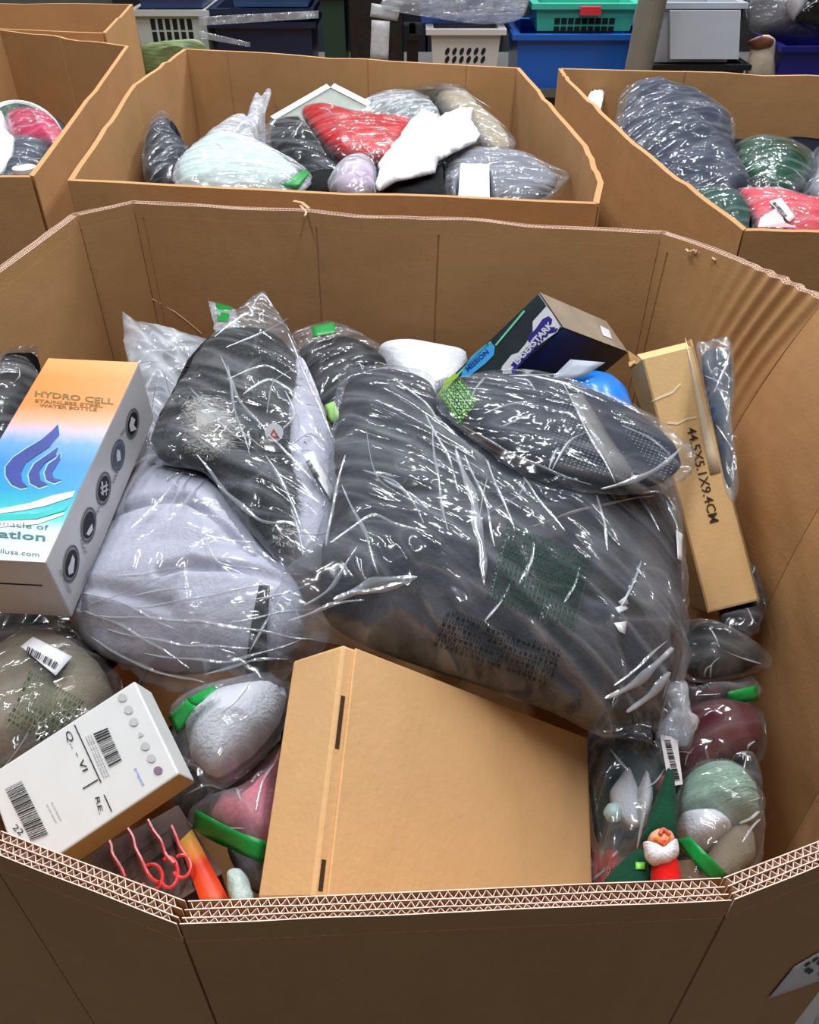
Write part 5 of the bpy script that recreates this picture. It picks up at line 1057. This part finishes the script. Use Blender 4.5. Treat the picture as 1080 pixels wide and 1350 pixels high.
th_ = sorted([o for o in tops if o.name.split('.')[0] in rank], key=lambda o: (rank[o.name.split('.')[0]], o.name))
info = {}
for t in th_:
    ms = [o for o in kids(t) if o.type == 'MESH']; sm = [o for o in ms if is_soft(o)]
    V = np.vstack([getv(o) for o in ms]); c = V.mean(0)
    def sd_(R):
        c0 = np.mean(R, 0); return min(((-(R[(i + 1) % len(R)][1] - R[i][1]) * (c[0] - R[i][0]) + (R[(i + 1) % len(R)][0] - R[i][0]) * (c[1] - R[i][1])) / (np.hypot(R[(i + 1) % len(R)][0] - R[i][0], R[(i + 1) % len(R)][1] - R[i][1]) + 1e-6)) for i in range(len(R)) if np.hypot(R[(i + 1) % len(R)][0] - R[i][0], R[(i + 1) % len(R)][1] - R[i][1]) > .03)
    b = max(range(4), key=lambda i: sd_(BINS[i][0]))
    info[t] = dict(ms=ms, soft=sm, V0={o: getv(o) for o in sm}, b=b)
def body_of(t):
    d = info[t]; s = [o for o in (d['soft'] or d['ms'])]; V = []; Fc = []; n_ = 0
    for o in s: v = getv(o); V.append(v); Fc += [tuple(i + n_ for i in p.vertices) for p in o.data.polygons]; n_ += len(v)
    V = np.vstack(V); return V.min(0), V.max(0), BVHTree.FromPolygons(V.tolist(), Fc)
done = []
for t in th_:
    d = info[t]
    cur = {o: d['V0'][o].copy() for o in d['soft']}
    for o in d['soft']:
        film_ = o.name.startswith('film'); m = .004 if film_ else .008
        V = inside_bin(cur[o], *BINS[d['b']], m)
        lo, hi = V.min(0), V.max(0)
        for u in done:
            lo2, hi2, bv = info[u]['body']
            if info[u]['b'] != d['b'] or (hi[:2] < lo2[:2]).any() or (lo[:2] > hi2[:2]).any() or hi[2] < lo2[2]: continue
            idx = np.where((V[:, 0] > lo2[0]) & (V[:, 0] < hi2[0]) & (V[:, 1] > lo2[1]) & (V[:, 1] < hi2[1]) & (V[:, 2] > lo2[2] - .01))[0]
            for i in idx:
                for ox, oy in ((0, 0), (.007, .004), (-.007, .004), (0, -.008)):
                    h_ = bv.ray_cast(Vector((V[i, 0] + ox, V[i, 1] + oy, -1)), Vector((0, 0, 1)))
                    if h_[0] is not None and V[i, 2] > h_[0].z - (.004 if film_ else .008): V[i, 2] = h_[0].z - (.004 if film_ else .008)
        cur[o] = V
    for o in d['soft']: setv(o, cur[o])
    # soft things resting on rigid ones further down the order are lifted clear
    if d['soft']:
        for u in th_[th_.index(t) + 1:]:
            if info[u]['soft'] or info[u]['b'] != d['b']: continue
            lo2, hi2, bv = info[u].get('body') or body_of(u); info[u]['body'] = (lo2, hi2, bv)
            for o in d['soft']:
                V = cur[o]
                for i in np.where((V[:, 0] > lo2[0]) & (V[:, 0] < hi2[0]) & (V[:, 1] > lo2[1]) & (V[:, 1] < hi2[1]) & (V[:, 2] < hi2[2] + .01))[0]:
                    h_ = bv.ray_cast(Vector((V[i, 0], V[i, 1], 3)), Vector((0, 0, -1)))
                    if h_[0] is not None and 0 < h_[0].z + .003 - V[i, 2] < .16: V[i, 2] = h_[0].z + (.002 if o.name.startswith('film') else .004)
                setv(o, V)
    moved = [(o, getv(o) - d['V0'][o]) for o in d['soft']]
    rest = [o for o in d['ms'] if not is_soft(o)]
    if d['soft'] and rest:
        A_ = np.vstack([d['V0'][o] for o in d['soft']]); D_ = np.vstack([m_[1] for m_ in moved]); kd = KDTree(len(A_))
        for i, p in enumerate(A_): kd.insert(p, i)
        kd.balance()
        for o in rest:
            V = getv(o); setv(o, V + np.array([D_[kd.find(p)[1]] for p in V]))
    if 'body' not in d or d['soft']: d['body'] = body_of(t)
    done.append(t)
for o in COL.objects:
    if 'soft' in o: del o['soft']
for t in th_:
    ms = [getv(o) for o in info[t]['ms']]; V = np.vstack(ms); new = np.array([V[:, 0].mean(), V[:, 1].mean(), V[:, 2].min()])
    dl = new - np.array(t.location); t.location = tuple(new)
    for c in t.children: c.location = tuple(np.array(c.location) - dl)
